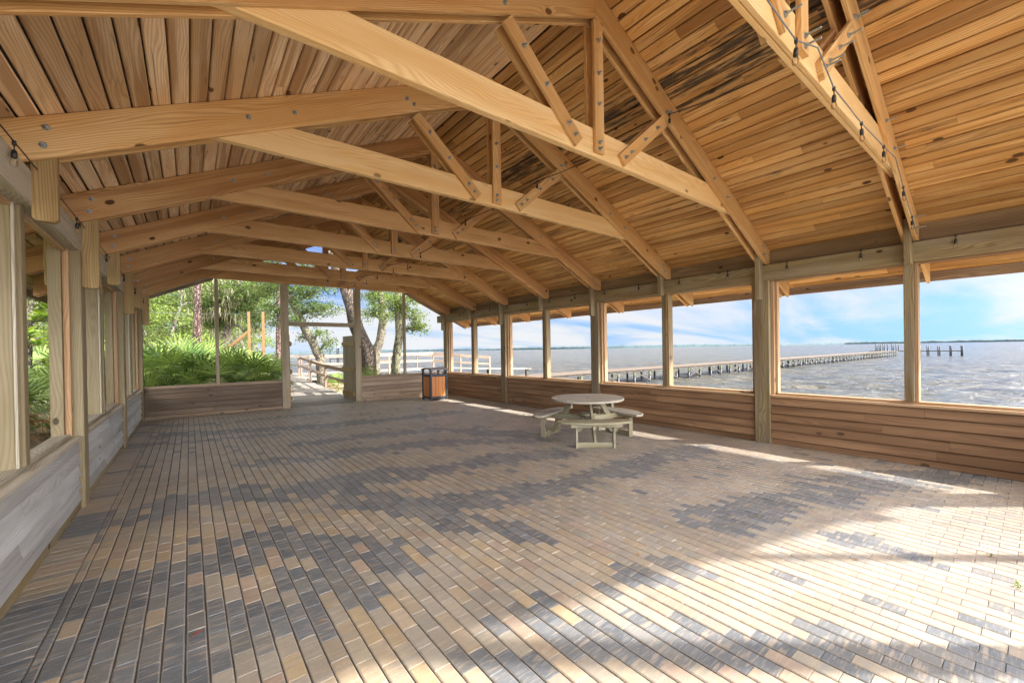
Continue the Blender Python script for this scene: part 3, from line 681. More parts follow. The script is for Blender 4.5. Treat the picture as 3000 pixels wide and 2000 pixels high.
def roof():
    for side in (-1, 1):
        sl_ = SLR if side > 0 else SLL; nrm = Vector((sl_*side, 0, 1)).normalized(); d = Vector((side, 0, -sl_)).normalized()
        L_ = abs((ER+.27 if side > 0 else EL-.25)-XM)*sqrt(1+sl_*sl_)+0.01; n = int(round(L_/0.1425)); w = L_/n
        mb = MB(); y0, y1 = YN-0.62, YF+0.62
        for i in range(n):
            c = Vector((XM, 0, ZA+RD))+d*(w*(i+0.5)+0.004)+nrm*0.019
            y = y0-R.uniform(0, 2.2)
            while y < y1:
                l = R.choice([3.66, 3.66, 4.27, 4.88, 2.44]); a, b = max(y, y0), min(y+l, y1); y += l
                if b-a < 0.05: continue
                dx = w*(i+.5)
                st = 0.0
                if side > 0:
                    st = max(0, 1-abs(dx-1.40)/0.55)*(0.95 if a < 4.6 else 0.75)*R.uniform(.4, 1.0)
                st += 0.25*(R.random() < 0.12)
                q = R.random(); tone = (R.random(), R.random(), st+0.02)
                cc = c+nrm*R.uniform(0, 0.0022)
                g_ = 0.014 if side < 0 else 0.013
                mb.board((cc.x, a+.0012, cc.z), (cc.x, b-.0012, cc.z), d, w-g_*R.uniform(.7, 1.25), 0.036, tone, ch=0.009)
        mb.build('ceiling_boards', M['deckL'] if side < 0 else M['deckR'], pav)
        mb = MB(); e = XM+side*0.0; xe = (ER+.27 if side > 0 else EL-.25)+side*0.05
        zt = ZA+RD+0.062
        mb.prism([(XM, 0, zt), (xe, 0, zt-sl_*abs(xe-XM)), (xe, 0, zt-sl_*abs(xe-XM)+.03), (XM, 0, zt+.03)], (0, 1, 0), y0-0.03, y1+0.03, (0, 1, 0))
        mb.build('shingle_roof', M['shingle'], pav)
        x = (ER+0.25 if side > 0 else EL-0.23); zt = ztop(x)-0.012
        mb = MB(); mb.box((x-0.019, y0, zt-0.125), (x+0.019, y1, zt), axis=1); mb.build('fascia', M['wallG2'] if side > 0 else M['postL'], pav)
        for yy in (y0-.01, y1-.03):
            mb = MB(); mb.prism([(XM+.001*side, 0, ZA+RD), (x, 0, ztop(x)), (x, 0, ztop(x)-.22), (XM+.001*side, 0, ZA+RD-.22)], (0, 1, 0), yy, yy+.038, d); mb.build('barge_board', M['wallG2'], pav)
roof()

# ------------------------------------------------------------------ gate leaves
def gate_leaf(hinge, ang, label, mat, w=0.98):
    """leaf hinged at `hinge`, extending along direction ang (radians from +X)"""
    gt = empty('gate', hinge, pav, ang); gt['label'] = label
    mb = MB(); n = 8; sw = w/n
    for i in range(n): mb.board((sw*(i+.5), 0, 0.04), (sw*(i+.5), 0, 2.20), (1, 0, 0), sw-0.006, 0.022, ch=.003)
    mb.build('slat_panel', mat, gt)
    for z in (0.27, 1.08, 1.93):
        for sd in (-1, 1):
            mb = MB(); mb.box((0.0, 0.012*sd if sd > 0 else -0.05, z-0.07), (w, 0.05 if sd > 0 else -0.012, z+0.07), axis=0); mb.build('batten', M['hang'] if mat == M['postG'] else mat, gt)
    for z in (0.27, 1.08, 1.93):
        mb = MB(); mb.box((-0.05, -0.075, z-0.035), (0.20, -0.052, z+0.035), axis=0); mb.build('hinge', M['zinc'], gt)
gate_leaf((XC+GP-0.10, YF+0.16, 0), radians(94), 'open slatted gate leaf swung outward at the right of the doorway', M['postG'])
gate_leaf((XC-GP+0.13, YF+0.16, 0), radians(88), 'open gate leaf seen edge-on at the left of the doorway', M['newwood'])

# ------------------------------------------------------------------ round picnic table
def picnic():
    c0 = Vector((5.75, 5.13, 0)); th0 = atan2(-0.777, -0.629)
    t = empty('picnic_table', c0, None, th0); tag(t, 'weathered round picnic table with three attached curved benches on the pavers', 'picnic table')
    # round top: planks clipped to a circle
    Rt = 0.655; zt = 0.745
    mb = MB(); n = 9; w = 2*Rt/n
    def slab(mb, inside, x0, x1, z0, z1, lo, hi):
        pts = []; k = 10
        up = [(x0+(x1-x0)*i/k) for i in range(k+1)]
        top = [(x, hi(x)) for x in up]; bot = [(x, lo(x)) for x in reversed(up)]
        P = [(x, y, 0) for x, y in bot+top]; P2 = []
        for p in P:
            if not P2 or (Vector(p)-Vector(P2[-1])).length > 1e-5: P2.append(p)
        if (Vector(P2[0])-Vector(P2[-1])).length < 1e-5: P2.pop()
        mb.prism(P2, (0, 0, 1), z0, z1, (0, 1, 0))
    arc = lambda x, r_: sqrt(max(1e-6, r_*r_-x*x))
    for i in range(n):
        x0, x1 = -Rt+w*i+0.0025, -Rt+w*(i+1)-0.0025
        x0, x1 = max(x0, -Rt+.004), min(x1, Rt-.004)
        slab(mb, None, x0, x1, zt-0.04, zt, lambda x: -arc(x, Rt), lambda x: arc(x, Rt))
    mb.build('tabletop', M['tabletop'], t, bevel=0.004)
    mb = MB(); mb.lathe((0, 0, zt-0.01), [(0.024, 0), (0.024, 0.0115)], 16); mb.build('umbrella_hole_disc', M['black'], t)  # black disc standing in for the shaded hole
    for a in (-0.35, 0.35):
        mb = MB(); mb.box((-0.5, a-.02, zt-0.125), (0.5, a+.02, zt-0.041), axis=0); mb.build('top_cleat', M['table'], t)
    mb = MB(); mb.lathe((0, 0, 0.42), [(0.14, 0), (0.15, 0.006), (0.15, 0.034), (0.14, 0.04)], 24, smooth=False); mb.build('hub_shelf', M['table'], t)
    for b in range(3):
        a = 2*pi*b/3; s = empty('side_frame', (0, 0, 0), t, a)
        # local +x points to the bench
        def bd(p0, p1, wd, w_, t_, nm='brace', mat=M['table'], ch=.004):
            mb = MB(); mb.board(p0, p1, wd, w_, t_, ch=ch); return mb.build(nm, mat, s)
        bd((0.755, -0.31, 0.001), (0.755, -0.31, 0.405), (1, 0, 0), 0.088, 0.04, 'bench_leg')
        bd((0.755, 0.31, 0.001), (0.755, 0.31, 0.405), (1, 0, 0), 0.088, 0.04, 'bench_leg')
        bd((0.755, -0.289, 0.045), (0.755, 0.289, 0.045), (0, 0, 1), 0.088, 0.04, 'skid')
        bd((0.30, 0.0, 0.66), (0.725, 0.0, 0.06), (1, 0, 0), 0.10, 0.04, 'table_leg')
        for y in (-0.045, 0.045):
            bd((0.10, y, 0.365), (0.93, y, 0.365), (0, 0, 1), 0.088, 0.038, 'bearer')
        bd((0.90, -0.42, 0.385), (0.90, 0.42, 0.385), (0, 0, 1), 0.05, 0.038, 'bench_rail')
        bd((0.70, -0.42, 0.385), (0.70, 0.42, 0.385), (0, 0, 1), 0.05, 0.038, 'bench_rail')
        for q in (-1, 1): bd((0.755, q*0.287, 0.28), (0.755, q*0.18, 0.40), (0, 1, 0), 0.06, 0.038, 'brace')
        # bench seat: two curved planks
        mb = MB(); R1 = 1.0; xi = 0.62
        def prof(xa, xb, off):
            P = []; ang = 0.63
            for i in range(13):
                th = -ang+2*ang*i/12; P.append((R1*cos(th), R1*sin(th)))
            return P
        lim = 0.60
        def outer(y): return min(sqrt(max(0.01, 1.0-y*y)), xi+0.30*sqrt(max(0.0, 1-(abs(y)/0.625)**3.2))+0.07)
        ys = [-0.62+1.24*i/24 for i in range(25)]
        P = [(outer(y), y, 0) for y in ys]; Q = [(0.775, y, 0) for y in reversed(ys) if outer(y) > 0.78]
        P = [p for p in P if p[0] > 0.78]; mb.prism(P+[(0.775, P[-1][1], 0), (0.775, P[0][1], 0)], (0, 0, 1), 0.41, 0.448, (0, 1, 0))
        mb.prism([(0.77, -0.612, 0), (0.77, 0.612, 0), (0.70, 0.618, 0), (xi, 0.60, 0), (xi, -0.60, 0), (0.70, -0.618, 0)], (0, 0, 1), 0.41, 0.448, (0, 1, 0))
        mb.build('bench_seat', M['tabletop'] if b else M['table'], s, bevel=0.004)
picnic()

# ------------------------------------------------------------------ litter bin
def litter_bin():
    x0, x1, y0, y1 = 6.26, 6.91, 12.42, 13.05; w, d = x1-x0, y1-y0
    t = empty('litter_bin', (x0, y0, 0)); tag(t, 'square litter bin with orange slatted panels and dark grey frame in the far corner', 'litter bin')
    for (x, y) in ((0, 0), (w-.07, 0), (0, d-.07), (w-.07, d-.07)):
        mb = MB(); mb.box((x, y, 0.0), (x+.07, y+.07, 1.03), axis=2, ch=.008); mb.build('corner_post', M['binframe'], t)
    for z0, z1 in ((0.05, 0.12), (0.78, 0.85)):
        for (a, b, c_, e, ax) in ((.071, .01, w-.071, .055, 0), (.071, d-.055, w-.071, d-.01, 0), (.01, .071, .055, d-.071, 1), (w-.055, .071, w-.01, d-.071, 1)):
            mb = MB(); mb.box((a, b, z0), (c_, e, z1), axis=ax, ch=.005); mb.build('frame_rail', M['binframe'], t)
    def panel(nx, p, q):
        pn = None; mb = MB()
        for i in range(4):
            a, b = Vector(p).lerp(Vector(q), (i+.03)/4), Vector(p).lerp(Vector(q), (i+.97)/4); m = (a+b)/2
            mb.board((m.x, m.y, 0.121), (m.x, m.y, 0.779), (b-a), (b-a).length, 0.018, ch=.002)
        mb.build('slat_panel', M['panel'], t)
    panel(0, (.072, .03, 0), (w-.072, .03, 0)); panel(0, (.072, d-.03, 0), (w-.072, d-.03, 0)); panel(0, (.03, .072, 0), (.03, d-.072, 0)); panel(0, (w-.03, .072, 0), (w-.03, d-.072, 0))
    mb = MB(); mb.box((0.072, 0.072, 0.83), (w-.072, d-.072, 0.85), ch=.002); mb.build('inner_tray', M['bintop'], t)
    # gently arched lid
    mb = MB(); k = 10; P = []
    for i in range(k+1):
        y = -0.02+(d+.04)*i/k; P.append((0, y, 1.035+0.05*sin(pi*i/k)))
    P += [(0, y, z-0.035) for (_, y, z) in reversed(P)]
    mb.prism(P, (1, 0, 0), -0.02, w+.02, (0, 1, 0)); mb.build('lid', M['bintop'], t, bevel=.004)
    mb = MB()
    for xx in (-0.024, w-.016):
        Q = [(0, y, z-0.006) for (_, y, z) in P]; mb.prism(Q, (1, 0, 0), xx, xx+.04, (0, 1, 0))
    mb.build('lid_edge', M['binframe'], t)
litter_bin()

# ------------------------------------------------------------------ string lights
def bulb_meshes():
    mb = MB(); mb.lathe((0, 0, 0), [(0.006, 0.0), (0.014, -0.004), (0.017, -0.018), (0.0185, -0.03), (0.0185, -0.062), (0.016, -0.064)], 12)
    a = mb.mesh('socket'); a.materials.append(M['black'])
    mb = MB(); mb.lathe((0, 0, 0), [(0.013, -0.062), (0.016, -0.072), (0.0215, -0.092), (0.023, -0.106), (0.020, -0.122), (0.012, -0.133), (0.003, -0.137)], 16)
    b = mb.mesh('bulb'); b.materials.append(M['glass'])
    mb = MB()
    for k in range(4): mb.tube([(0.006*cos(k*1.57), 0.006*sin(k*1.57), -0.07), (0.009*cos(k*1.57), 0.009*sin(k*1.57), -0.115)], 0.0007, 4)
    c = mb.mesh('filament'); c.materials.append(M['filament'])
    return a, b, c
SOCK, BULB, FIL = bulb_meshes()
def strand(pts, bulbs, label, mat='cable', rad=0.0045, drop=0.05, sag=0.0):
    """pts: cable path; bulbs: points (of the cable) where a lamp hangs"""
    t = empty('string_lights', pts[0]); o = Vector(pts[0]); tag(t, label, 'string lights', 'string lights around the pavilion')
    P = []
    for i in range(len(pts)-1):
        a, b = Vector(pts[i]), Vector(pts[i+1]); n = max(2, int((b-a).length/0.15))
        for k in range(n): q = k/n; p = a.lerp(b, q); p.z -= sag*4*q*(1-q)*(b-a).length; P.append(p-o)
    P.append(Vector(pts[-1])-o)
    mb = MB(); mb.tube(P, rad, 6); mb.build('cable', M[mat], t)
    for b in bulbs:
        b = Vector(b)-o
        if drop > 0.01:
            mb = MB(); mb.lathe((b.x, b.y, b.z), [(0.010, 0.012), (0.012, 0), (0.010, -0.02)], 8); mb.tube([b, b-Vector((0, 0, drop))], 0.004, 6); mb.build('drop_cord', M['cable'], t)
        r_ = (R.uniform(-.08, .08), R.uniform(-.08, .08), R.uniform(0, 3)); q = b-Vector((0, 0, drop))
        
        for me_, nm_ in ((SOCK, 'socket'), (BULB, 'bulb'), (FIL, 'filament')): inst(me_, nm_, t, q, r_).scale = (.84, .84, .84)
ys = [1.57-0.93+0.93*i for i in range(14)]
xr = XR-0.022
def along(ys, x, z): return [(x, y, z-0.012*(i % 2)) for i, y in enumerate(ys)]
strand([(xr, -0.4, 2.985)]+along(ys, xr, 2.995)+[(xr, 13.6, 2.985)], [(xr, y, 2.99) for y in ys if y > 0.6], 'clear bulbs strung along the inner face of the right-hand top beam facing the water')
yl = [0.31+1.93*i for i in range(8)]; xl = XL+0.03
strand([(xl, -0.4, 3.07)]+[(xl, y, 3.075) for y in yl]+[(xl, 13.6, 3.07)], [(xl, y, 3.07) for y in yl if y > 2], 'clear bulbs strung along the inner face of the left-hand top beam above the pale siding')
yt = T(1)-0.10
cc = [(2.2, yt, 3.70), (3.165, yt, 3.64), (3.6, yt, 3.78), (3.975, yt, 3.63), (4.776, yt, 3.62), (5.634, yt, 3.66), (6.2, yt, 3.70), (6.55, yt, 3.50), (6.9, yt, 3.32), (7.136, yt, 3.22), (7.45, yt, 3.05)]
strand(cc, [cc[1], cc[3], cc[4], cc[5], (6.614, yt, 3.47), cc[9]], 'grey cord with large clear bulbs looped along the collar and rafter of the nearest truss', 'greycable', 0.005, 0.05)
rb = [(5.6, -0.3, 4.9), (5.25, T(1)-.09, 4.75), (4.742, T(2)-.09, 4.53), (4.161, T(3)-.09, 4.17), (4.03, T(4)-.09, 4.04), (4.0, T(5)-.09, 3.78), (3.95, T(6)-.09, 3.82), (3.9, T(7)-.09, 3.80), (3.9, T(8)-.14, 3.80)]
bl = [rb[2], rb[3], rb[4], rb[5], (3.97, 8.9, 3.62), (3.95, 9.7, 3.66), (3.92, 10.7, 3.66), (3.9, 11.5, 3.62), (3.9, 12.5, 3.68), (3.9, 13.2, 3.68)]
strand(rb, bl, 'dark cord with bulbs swagged from truss to truss under the ridge', 'cable', 0.006, 0.05, 0.035)
yo = YF+0.22
D_ = 1.27551
def atY(px, py, y): r_ = _ray(px, py); return Vector((0, 0, EYE))+r_*(y/r_.y)
o1 = [atY(435, 884, yo), atY(520, 896, yo), atY(640, 899, yo), atY(694, 909, yo), atY(760, 911, yo), atY(850, 903, yo)]
strand(o1, [o1[0], o1[3], atY(808, 908, yo)], 'drooping cord with bulbs outside the left gable window in front of the trees', 'cable', 0.006, 0.04)
o2 = [atY(948, 838, yo), atY(953, 850, yo), atY(965, 869, yo), atY(978, 862, yo), atY(985, 846, yo), atY(1002, 838, yo), atY(1060, 847, yo), atY(1160, 861, yo), atY(1215, 858, yo), atY(1280, 892, yo)]
strand(o2, [atY(951, 842, yo), atY(981, 856, yo), atY(990, 846, yo), o2[8], o2[9]], 'tangled cord with bulbs hanging over the doorway and along the right gable', 'cable', 0.006, 0.04)

# ------------------------------------------------------------------ boardwalk, rails and pier
def planks(mb, x0, x1, y0, y1, zf, across='x', w=0.14, t=0.035):
    n = int((y1-y0)/w) if across == 'x' else int((x1-x0)/w)
    for i in range(n):
        if across == 'x':
            y = y0+w*(i+.5); z = zf(y); mb.board((x0+R.uniform(-.01, .01), y, z-t/2), (x1+R.uniform(-.02, .02), y, z-t/2), (0, 1, 0), w-.008, t)
        else:
            x = x0+w*(i+.5); z = zf(x); mb.board((x, y0+R.uniform(-.01, .01), z-t/2), (x, y1+R.uniform(-.02, .02), z-t/2), (1, 0, 0), w-.008, t)
def bw_z(y): return -0.02 if y < 17 else -0.02+0.42*min(1, (y-17)/8.5)
bw = empty('boardwalk', (0, 0, 0)); tag(bw, 'weathered plank boardwalk leading out through the doorway towards the water', 'boardwalk')
mb = MB(); planks(mb, 2.0, 4.72, YF+0.22, 26.2, bw_z); mb.build('deck_planks', M['weather'], bw)
mb = MB(); mb.box((2.3, YF+0.0, -0.06), (4.4, YF+.215, -0.006), axis=0); mb.build('threshold', M['weather'], bw)
def railing(name_label, pts, hs, mat, posts_at=None, group=None, cap=(0.14, 0.038), mid=0.5, pw=0.09):
    """pts: top points of the rail; hs: height of rail above deck at each point"""
    t = empty('railing', (pts[0][0], pts[0][1], pts[0][2]-hs[0])); tag(t, name_label, 'railing', group); o = t.location.copy()
    V = [Vector(p)-o for p in pts]
    for a, b in zip(V[:-1], V[1:]):
        sd = (b-a).cross(Vector((0, 0, 1))).normalized()
        mb = MB(); mb.board(a-Vector((0, 0, cap[1]/2)), b-Vector((0, 0, cap[1]/2)), sd, cap[0], cap[1]); mb.build('cap_rail', mat, t)
        mb = MB(); q = Vector((0, 0, cap[1]+.07)); mb.board(a-q+sd*.05, b-q+sd*.05, (0, 0, 1), 0.14, 0.036); mb.build('top_rail', mat, t)
    for i in range(len(V)-1):
        a, b = V[i], V[i+1]; sd = (b-a).cross(Vector((0, 0, 1))).normalized()
        mb = MB(); mb.board(a-Vector((0, 0, hs[i]*mid))+sd*.05, b-Vector((0, 0, hs[i+1]*mid))+sd*.05, (0, 0, 1), 0.12, 0.036); mb.build('mid_rail', mat, t)
    for i in range(len(V)):
        mb = MB(); mb.board(V[i]-Vector((0, 0, hs[i]+.25)), V[i]-Vector((0, 0, cap[1]+.001)), (1, 0, 0), pw, pw); mb.build('post', mat, t)
    return t
def up(x, y, h): return (x, y, bw_z(y)+h)
railing('weathered grey railing along the right side of the boardwalk beyond the doorway', [up(4.62, 15.9, 1.06), up(4.64, 19.1, 1.06), up(4.68, 22.1, 1.08), (4.82, 25.6, 1.50)], [1.06, 1.06, 1.08, 1.10], M['rail'])
P3 = Vector((4.82, 25.6, 1.50)); Pc = at(1269, 1031.5, 29); Pm = at(1349, 1037, 28.7); Pe = at(1434, 1042.5, 28.9)
q1 = P3.lerp(Pc, .33); q2 = P3.lerp(Pc, .62)
railing('long brown railing of the far deck in front of the bay right of the doorway', [P3+Vector((.15, .12, .03)), q1, q2, Pc, Pm, Pe], [1.08, 1.12, 1.14, 1.15, 1.15, 1.12], M['rail'])
dk = empty('far_deck', (0, 0, 0)); tag(dk, 'plank deck beyond the doorway carrying the long brown railing by the bay', 'deck')
mb = MB(); planks(mb, 4.9, 22.5, 26.0, 29.2, lambda x: 0.38-0.32*max(0, min(1, (x-15)/6)), 'y'); mb.build('deck_planks', M['weather'], dk)
mb = MB()
for x in (6, 9.5, 13, 16.5, 20, 22):
    for y in (26.2, 28.9): mb.box((x-.1, y-.1, -3), (x+.1, y+.1, 0.0), axis=2)
mb.build('pile', M['pierwood'], dk)
railing('far side railing of the deck half hidden behind the nearer brown railing', [at(1090, 1036, 33), at(1222, 1036, 33)+Vector((0, 0, -.0)), at(1300, 1039, 33)], [1.1, 1.1, 1.1], M['rail'])
# left boardwalk railing behind the palmettos and the tall string-light posts
la, lb, lc = at(520, 1043, 23), at(745, 1041, 22), at(830, 1038, 22)
railing('orange brown railing running behind the palmettos left of the doorway', [la, la.lerp(lb, .5), lb], [1.1, 1.1, 1.1], M['newwood'])
railing('pale railing between the two tall light posts and the doorway post', [lb+Vector((.1, 0, .05)), lc, at(905, 1040, 22.5)], [1.1, 1.1, 1.1], M['weather'])
for px, lab in ((731, 'tall orange light post with a long diagonal brace'), (773, 'tall orange light post without brace nearest the doorway')):
    b = at(px, 1060, 20); tp = at(px, 913, 20); t = empty('light_post', (b.x, b.y, -0.1)); tag(t, lab, 'post', 'tall timber posts carrying string lights')
    mb = MB(); mb.board((0, 0, 0), (0, 0, tp.z+.1), (1, 0, 0), 0.115, 0.115, ch=.006); mb.build('shaft', M['newwood'], t)
    for dz in (0.1, 0.25, 0.42): mb = MB(); mb.box((0.058, -0.03, tp.z-dz), (0.12, 0.03, tp.z-dz+.07), ch=.01); mb.build('hook', M['black'], t)
    if px == 731:
        p0, p1 = at(650, 1036, 20)-t.location, at(727, 972, 20)-t.location; mb = MB(); mb.board(p0, p1, (0, 0, 1), 0.12, 0.09); mb.build('brace', M['newwood'], t)
wire = [at(400, 912, 20), at(560, 920, 20), at(731, 918, 20)]
strand(wire, [], 'thin pale wire stretched from the trees to the tall orange post', 'greycable', 0.008)
strand([at(731, 920, 20), at(773, 917, 20), at(812, 926, 20), at(850, 915, 20)], [at(793, 936, 20), at(808, 940, 20), at(816, 932, 20)], 'short swag of bulbs between the tall orange posts and the doorway', 'cable', 0.012, 0.1)

def pier():
    t = empty('pier', (0, 0, 0)); tag(t, 'long low timber pier on dark-wrapped piles running far out into the bay', 'pier')
    zd = -0.84; ya, yb = 27.7, 31.3
    mb = MB()
    x = 22.0; w = 0.145
    while x < 178:
        ww = w if x < 70 else 0.6
        mb.board((x, ya+R.uniform(-.03, .03), zd-.02), (x, yb+R.uniform(-.03, .03), zd-.02), (1, 0, 0), ww-.012, 0.04); x += ww
    mb.build('deck_planks', M['pierdeck'], t)
    for y in (ya+.12, (ya+yb)/2, yb-.12):
        mb = MB(); mb.box((22, y-.03, zd-.26), (178, y+.03, zd-.042), axis=0); mb.build('stringer', M['pierwood'], t)
    mb = MB(); mb.lathe((0, 0, 0), [(.125, -.9), (.125, .75)], 10); A = mb.mesh('pile'); A.materials.append(M['cap'])
    mb = MB(); mb.lathe((0, 0, 0), [(.115, .75), (.115, 1.55)], 10); B = mb.mesh('pile_head'); B.materials.append(M['pile'])
    x = 30.5; i = 0; tail = MB(); tcap = MB()
    def nbr(q): m_ = MB(); m_.board(q[0], q[1], (0, 0, 1), .14, .05); m_.build('cross_brace', M['pierwood'], t)
    while x < 178:
        for y in (ya+.25, yb-.25):
            if i < 49: p = inst(A, 'pile', t, (x, y, WZ)); inst(B, 'pile_head', p, (0, 0, 0))
            else: tail.lathe((x, y, WZ), [(.125, -.9), (.125, 1.5)], 6)
        tcap.box((x-.14, ya+.1, zd-.27), (x+.14, yb-.1, zd-.05), axis=1)
        if i % 2 == 1 or x > 75:
            nbr(((x, ya+.15, WZ+1.3), (x+2.9, ya+.15, WZ+.25)))
            if i % 3 != 0: nbr(((x, ya+.1, WZ+.25), (x+2.9, ya+.1, WZ+1.3)))
        x += 2.9; i += 1
    o = tcap.build('pile_cap', M['pierwood'], t)
    if tail.v: o = tail.build('pile', M['cap'], t); o['kind'] = 'stuff'
    # narrow posts along the edge of the deck and finger pier at the end
    for px in (2566, 2570, 2576, 2580, 2587, 2592, 2600, 2613, 2617, 2625, 2632):
        b = at(px, 1026, 1.0)-Vector((0, 0, EYE)); d = b/b.y*44; mb = MB(); mb.lathe((d.x, d.y, WZ), [(.16, -.5), (.16, 3.9)], 8); mb.build('mooring_pile', M['cap'], t)
    e0 = Vector((176, 29.5)); 
    x = 178.5
    mb = MB(); mb.box((x-.2, x*_ray(2820, 1030).y/_ray(2820, 1030).x, zd-.25), (x+.5, 27.6, zd), axis=1); mb.box((x-.2, 31, zd-.25), (x+.5, 35, zd), axis=1); mb.build('finger_deck', M['pierwood'], t)
    for y in [x*_ray(q, 1030).y/_ray(q, 1030).x for q in (2690, 2696, 2716, 2721, 2748, 2753, 2783, 2787, 2816, 2820)]:
        mb = MB(); mb.lathe((x+.1, y, WZ), [(.13, -.5), (.13, 3.0)], 8); mb.build('mooring_pile', M['cap'], t)
pier()

def boathouse():
    d = 150; a = at(965, 1021, d); b = at(1045, 1021, d); ux = (b-a); ux.z = 0; w = ux.length; ux.normalize(); uy = Vector((-ux.y, ux.x, 0))
    t = empty('boathouse', (a.x, a.y, WZ)); tag(t, 'small open boathouse with grey metal roof standing in the bay beyond the gate', 'boathouse')
    H1, H2 = 4.05+ (1031-1018)*d/FPX, 4.05+(1031-1008)*d/FPX
    P = lambda x, y, z: ux*x+uy*y+Vector((0, 0, z))
    mb = MB(); mb.prism([P(-1, -1, H1), P(-1, 3, H2), P(-1, 7, H1), P(-1, 7, H1-.2), P(-1, -1, H1-.2)], ux, 0, w+2, uy); mb.build('roof', M['metalroof'], t)
    for x in (0.2, w/3, 2*w/3, w-.2):
        for y in (0, 6):
            mb = MB(); mb.lathe(P(x, y, 0), [(.16, -.5), (.16, H1-.15)], 8); mb.build('pile', M['pierwood'], t)
    mb = MB(); mb.prism([P(0, 0, 1.6), P(0, 6, 1.6), P(0, 6, 1.8), P(0, 0, 1.8)], ux, 0, w, uy); mb.build('deck', M['pierwood'], t)
boathouse()
def cottage():
    d = 62; a = at(425, 1040, d); b = at(492, 1040, d); a.z = -.3; b.z = -.3
    ux = (b-a); w = ux.length; ux.normalize(); uy = Vector((-ux.y, ux.x, 0)); t = empty('cottage', a); tag(t, 'white walled cottage half hidden behind the trees at the far left', 'cottage')
    P = lambda x, y, z: ux*x+uy*y+Vector((0, 0, z))
    mb = MB(); mb.prism([P(0, 0, 0), P(0, 5, 0), P(0, 5, 2.7), P(0, 2.5, 3.5), P(0, 0, 2.7)], ux, -2.5, w, uy); mb.build('wall', M['white'], t)
    mb = MB(); mb.prism([P(0, -.4, 2.68), P(0, 2.5, 3.62), P(0, 5.4, 2.68), P(0, 5.4, 2.8), P(0, 2.5, 3.75), P(0, -.4, 2.8)], ux, -2.8, w+.3, uy); mb.build('roof', M['shingle'], t)
    for x in (.6, 2.2):
        mb = MB(); mb.prism([P(x, -.02, .9), P(x+.8, -.02, .9), P(x+.8, -.02, 2.0), P(x, -.02, 2.0)], uy, -.03, .0, ux); mb.build('window', M['binframe'], t)
cottage()
def picket():
    a, b = at(455, 1044, 40), at(575, 1044, 38); a.z = b.z = -.1
    t = empty('picket_fence', a); tag(t, 'low orange picket fence among the trees beyond the palmettos', 'fence'); v = b-a; n = int(v.length/.16)
    mb = MB()
    for i in range(n): p = v*(i/n); mb.board(p, p+Vector((0, 0, 1.35+.03*R.random())), v, .10, .02)
    mb.build('pickets', M['newwood'], t)
    for z in (.35, 1.1): mb = MB(); mb.board(Vector((0, 0, z)), v+Vector((0, 0, z)), (0, 0, 1), .09, .04); mb.build('rail', M['newwood'], t)
picket()
b = at(818, 1100, 15.6); t = empty('utility_box', (b.x, b.y, -.1)); tag(t, 'dark green utility box behind the palmettos beside the left doorway post', 'utility box')
mb = MB(); mb.box((-.25, -.2, 0), (.3, .2, .95), axis=2, ch=.02); mb.build('cabinet', M['greenbin'], t); mb = MB(); mb.box((-.28, -.23, .951), (.33, .23, 1.0), ch=.01); mb.build('lid', M['greenbin'], t)

# ------------------------------------------------------------------ vegetation
def fan(mb, hub, out, upv, rad, tone, nb=24, spread=2.3, droop=0.25):
    """palmate frond: blades radiating from the hub around direction `out`, in the plane (out, side)"""
    out = Vector(out).normalized(); side = out.cross(Vector(upv)).normalized(); nrm = side.cross(out).normalized()
    for i in range(nb):
        a = -spread/2*2*(0.5-(i+R.uniform(-.2, .2))/(nb-1)); a = spread*((i+R.uniform(-.25, .25))/(nb-1)-0.5)*1.0
        d = out*cos(a)+side*sin(a); l = rad*(0.80+0.20*cos(a*0.8))*R.uniform(.88, 1.08); w = 0.022*R.uniform(.8, 1.2)
        b = d.cross(nrm).normalized(); h = Vector(hub); fold = nrm*(0.35*w if i % 2 else -0.35*w)
        m1 = h+d*(l*.45)+nrm*(0.06*rad); m2 = h+d*(l*.78)-Vector((0, 0, droop*l*.18))+nrm*(.05*rad); tp = h+d*l-Vector((0, 0, droop*l*.55))
        tn = (min(1, max(0, tone+R.uniform(-.2, .2))), R.random(), 0); n = len(mb.v)
        mb.v += [h-b*w*.3, h+b*w*.3, m1-b*w+fold, m1+b*w+fold, m2-b*w*.75, m2+b*w*.75, tp]
        u4 = [(0, 0)]*4
        mb.face((n, n+1, n+3, n+2), u4, tn); mb.face((n+2, n+3, n+5, n+4), u4, tn); mb.face((n+4, n+5, n+6), u4[:3], tn)
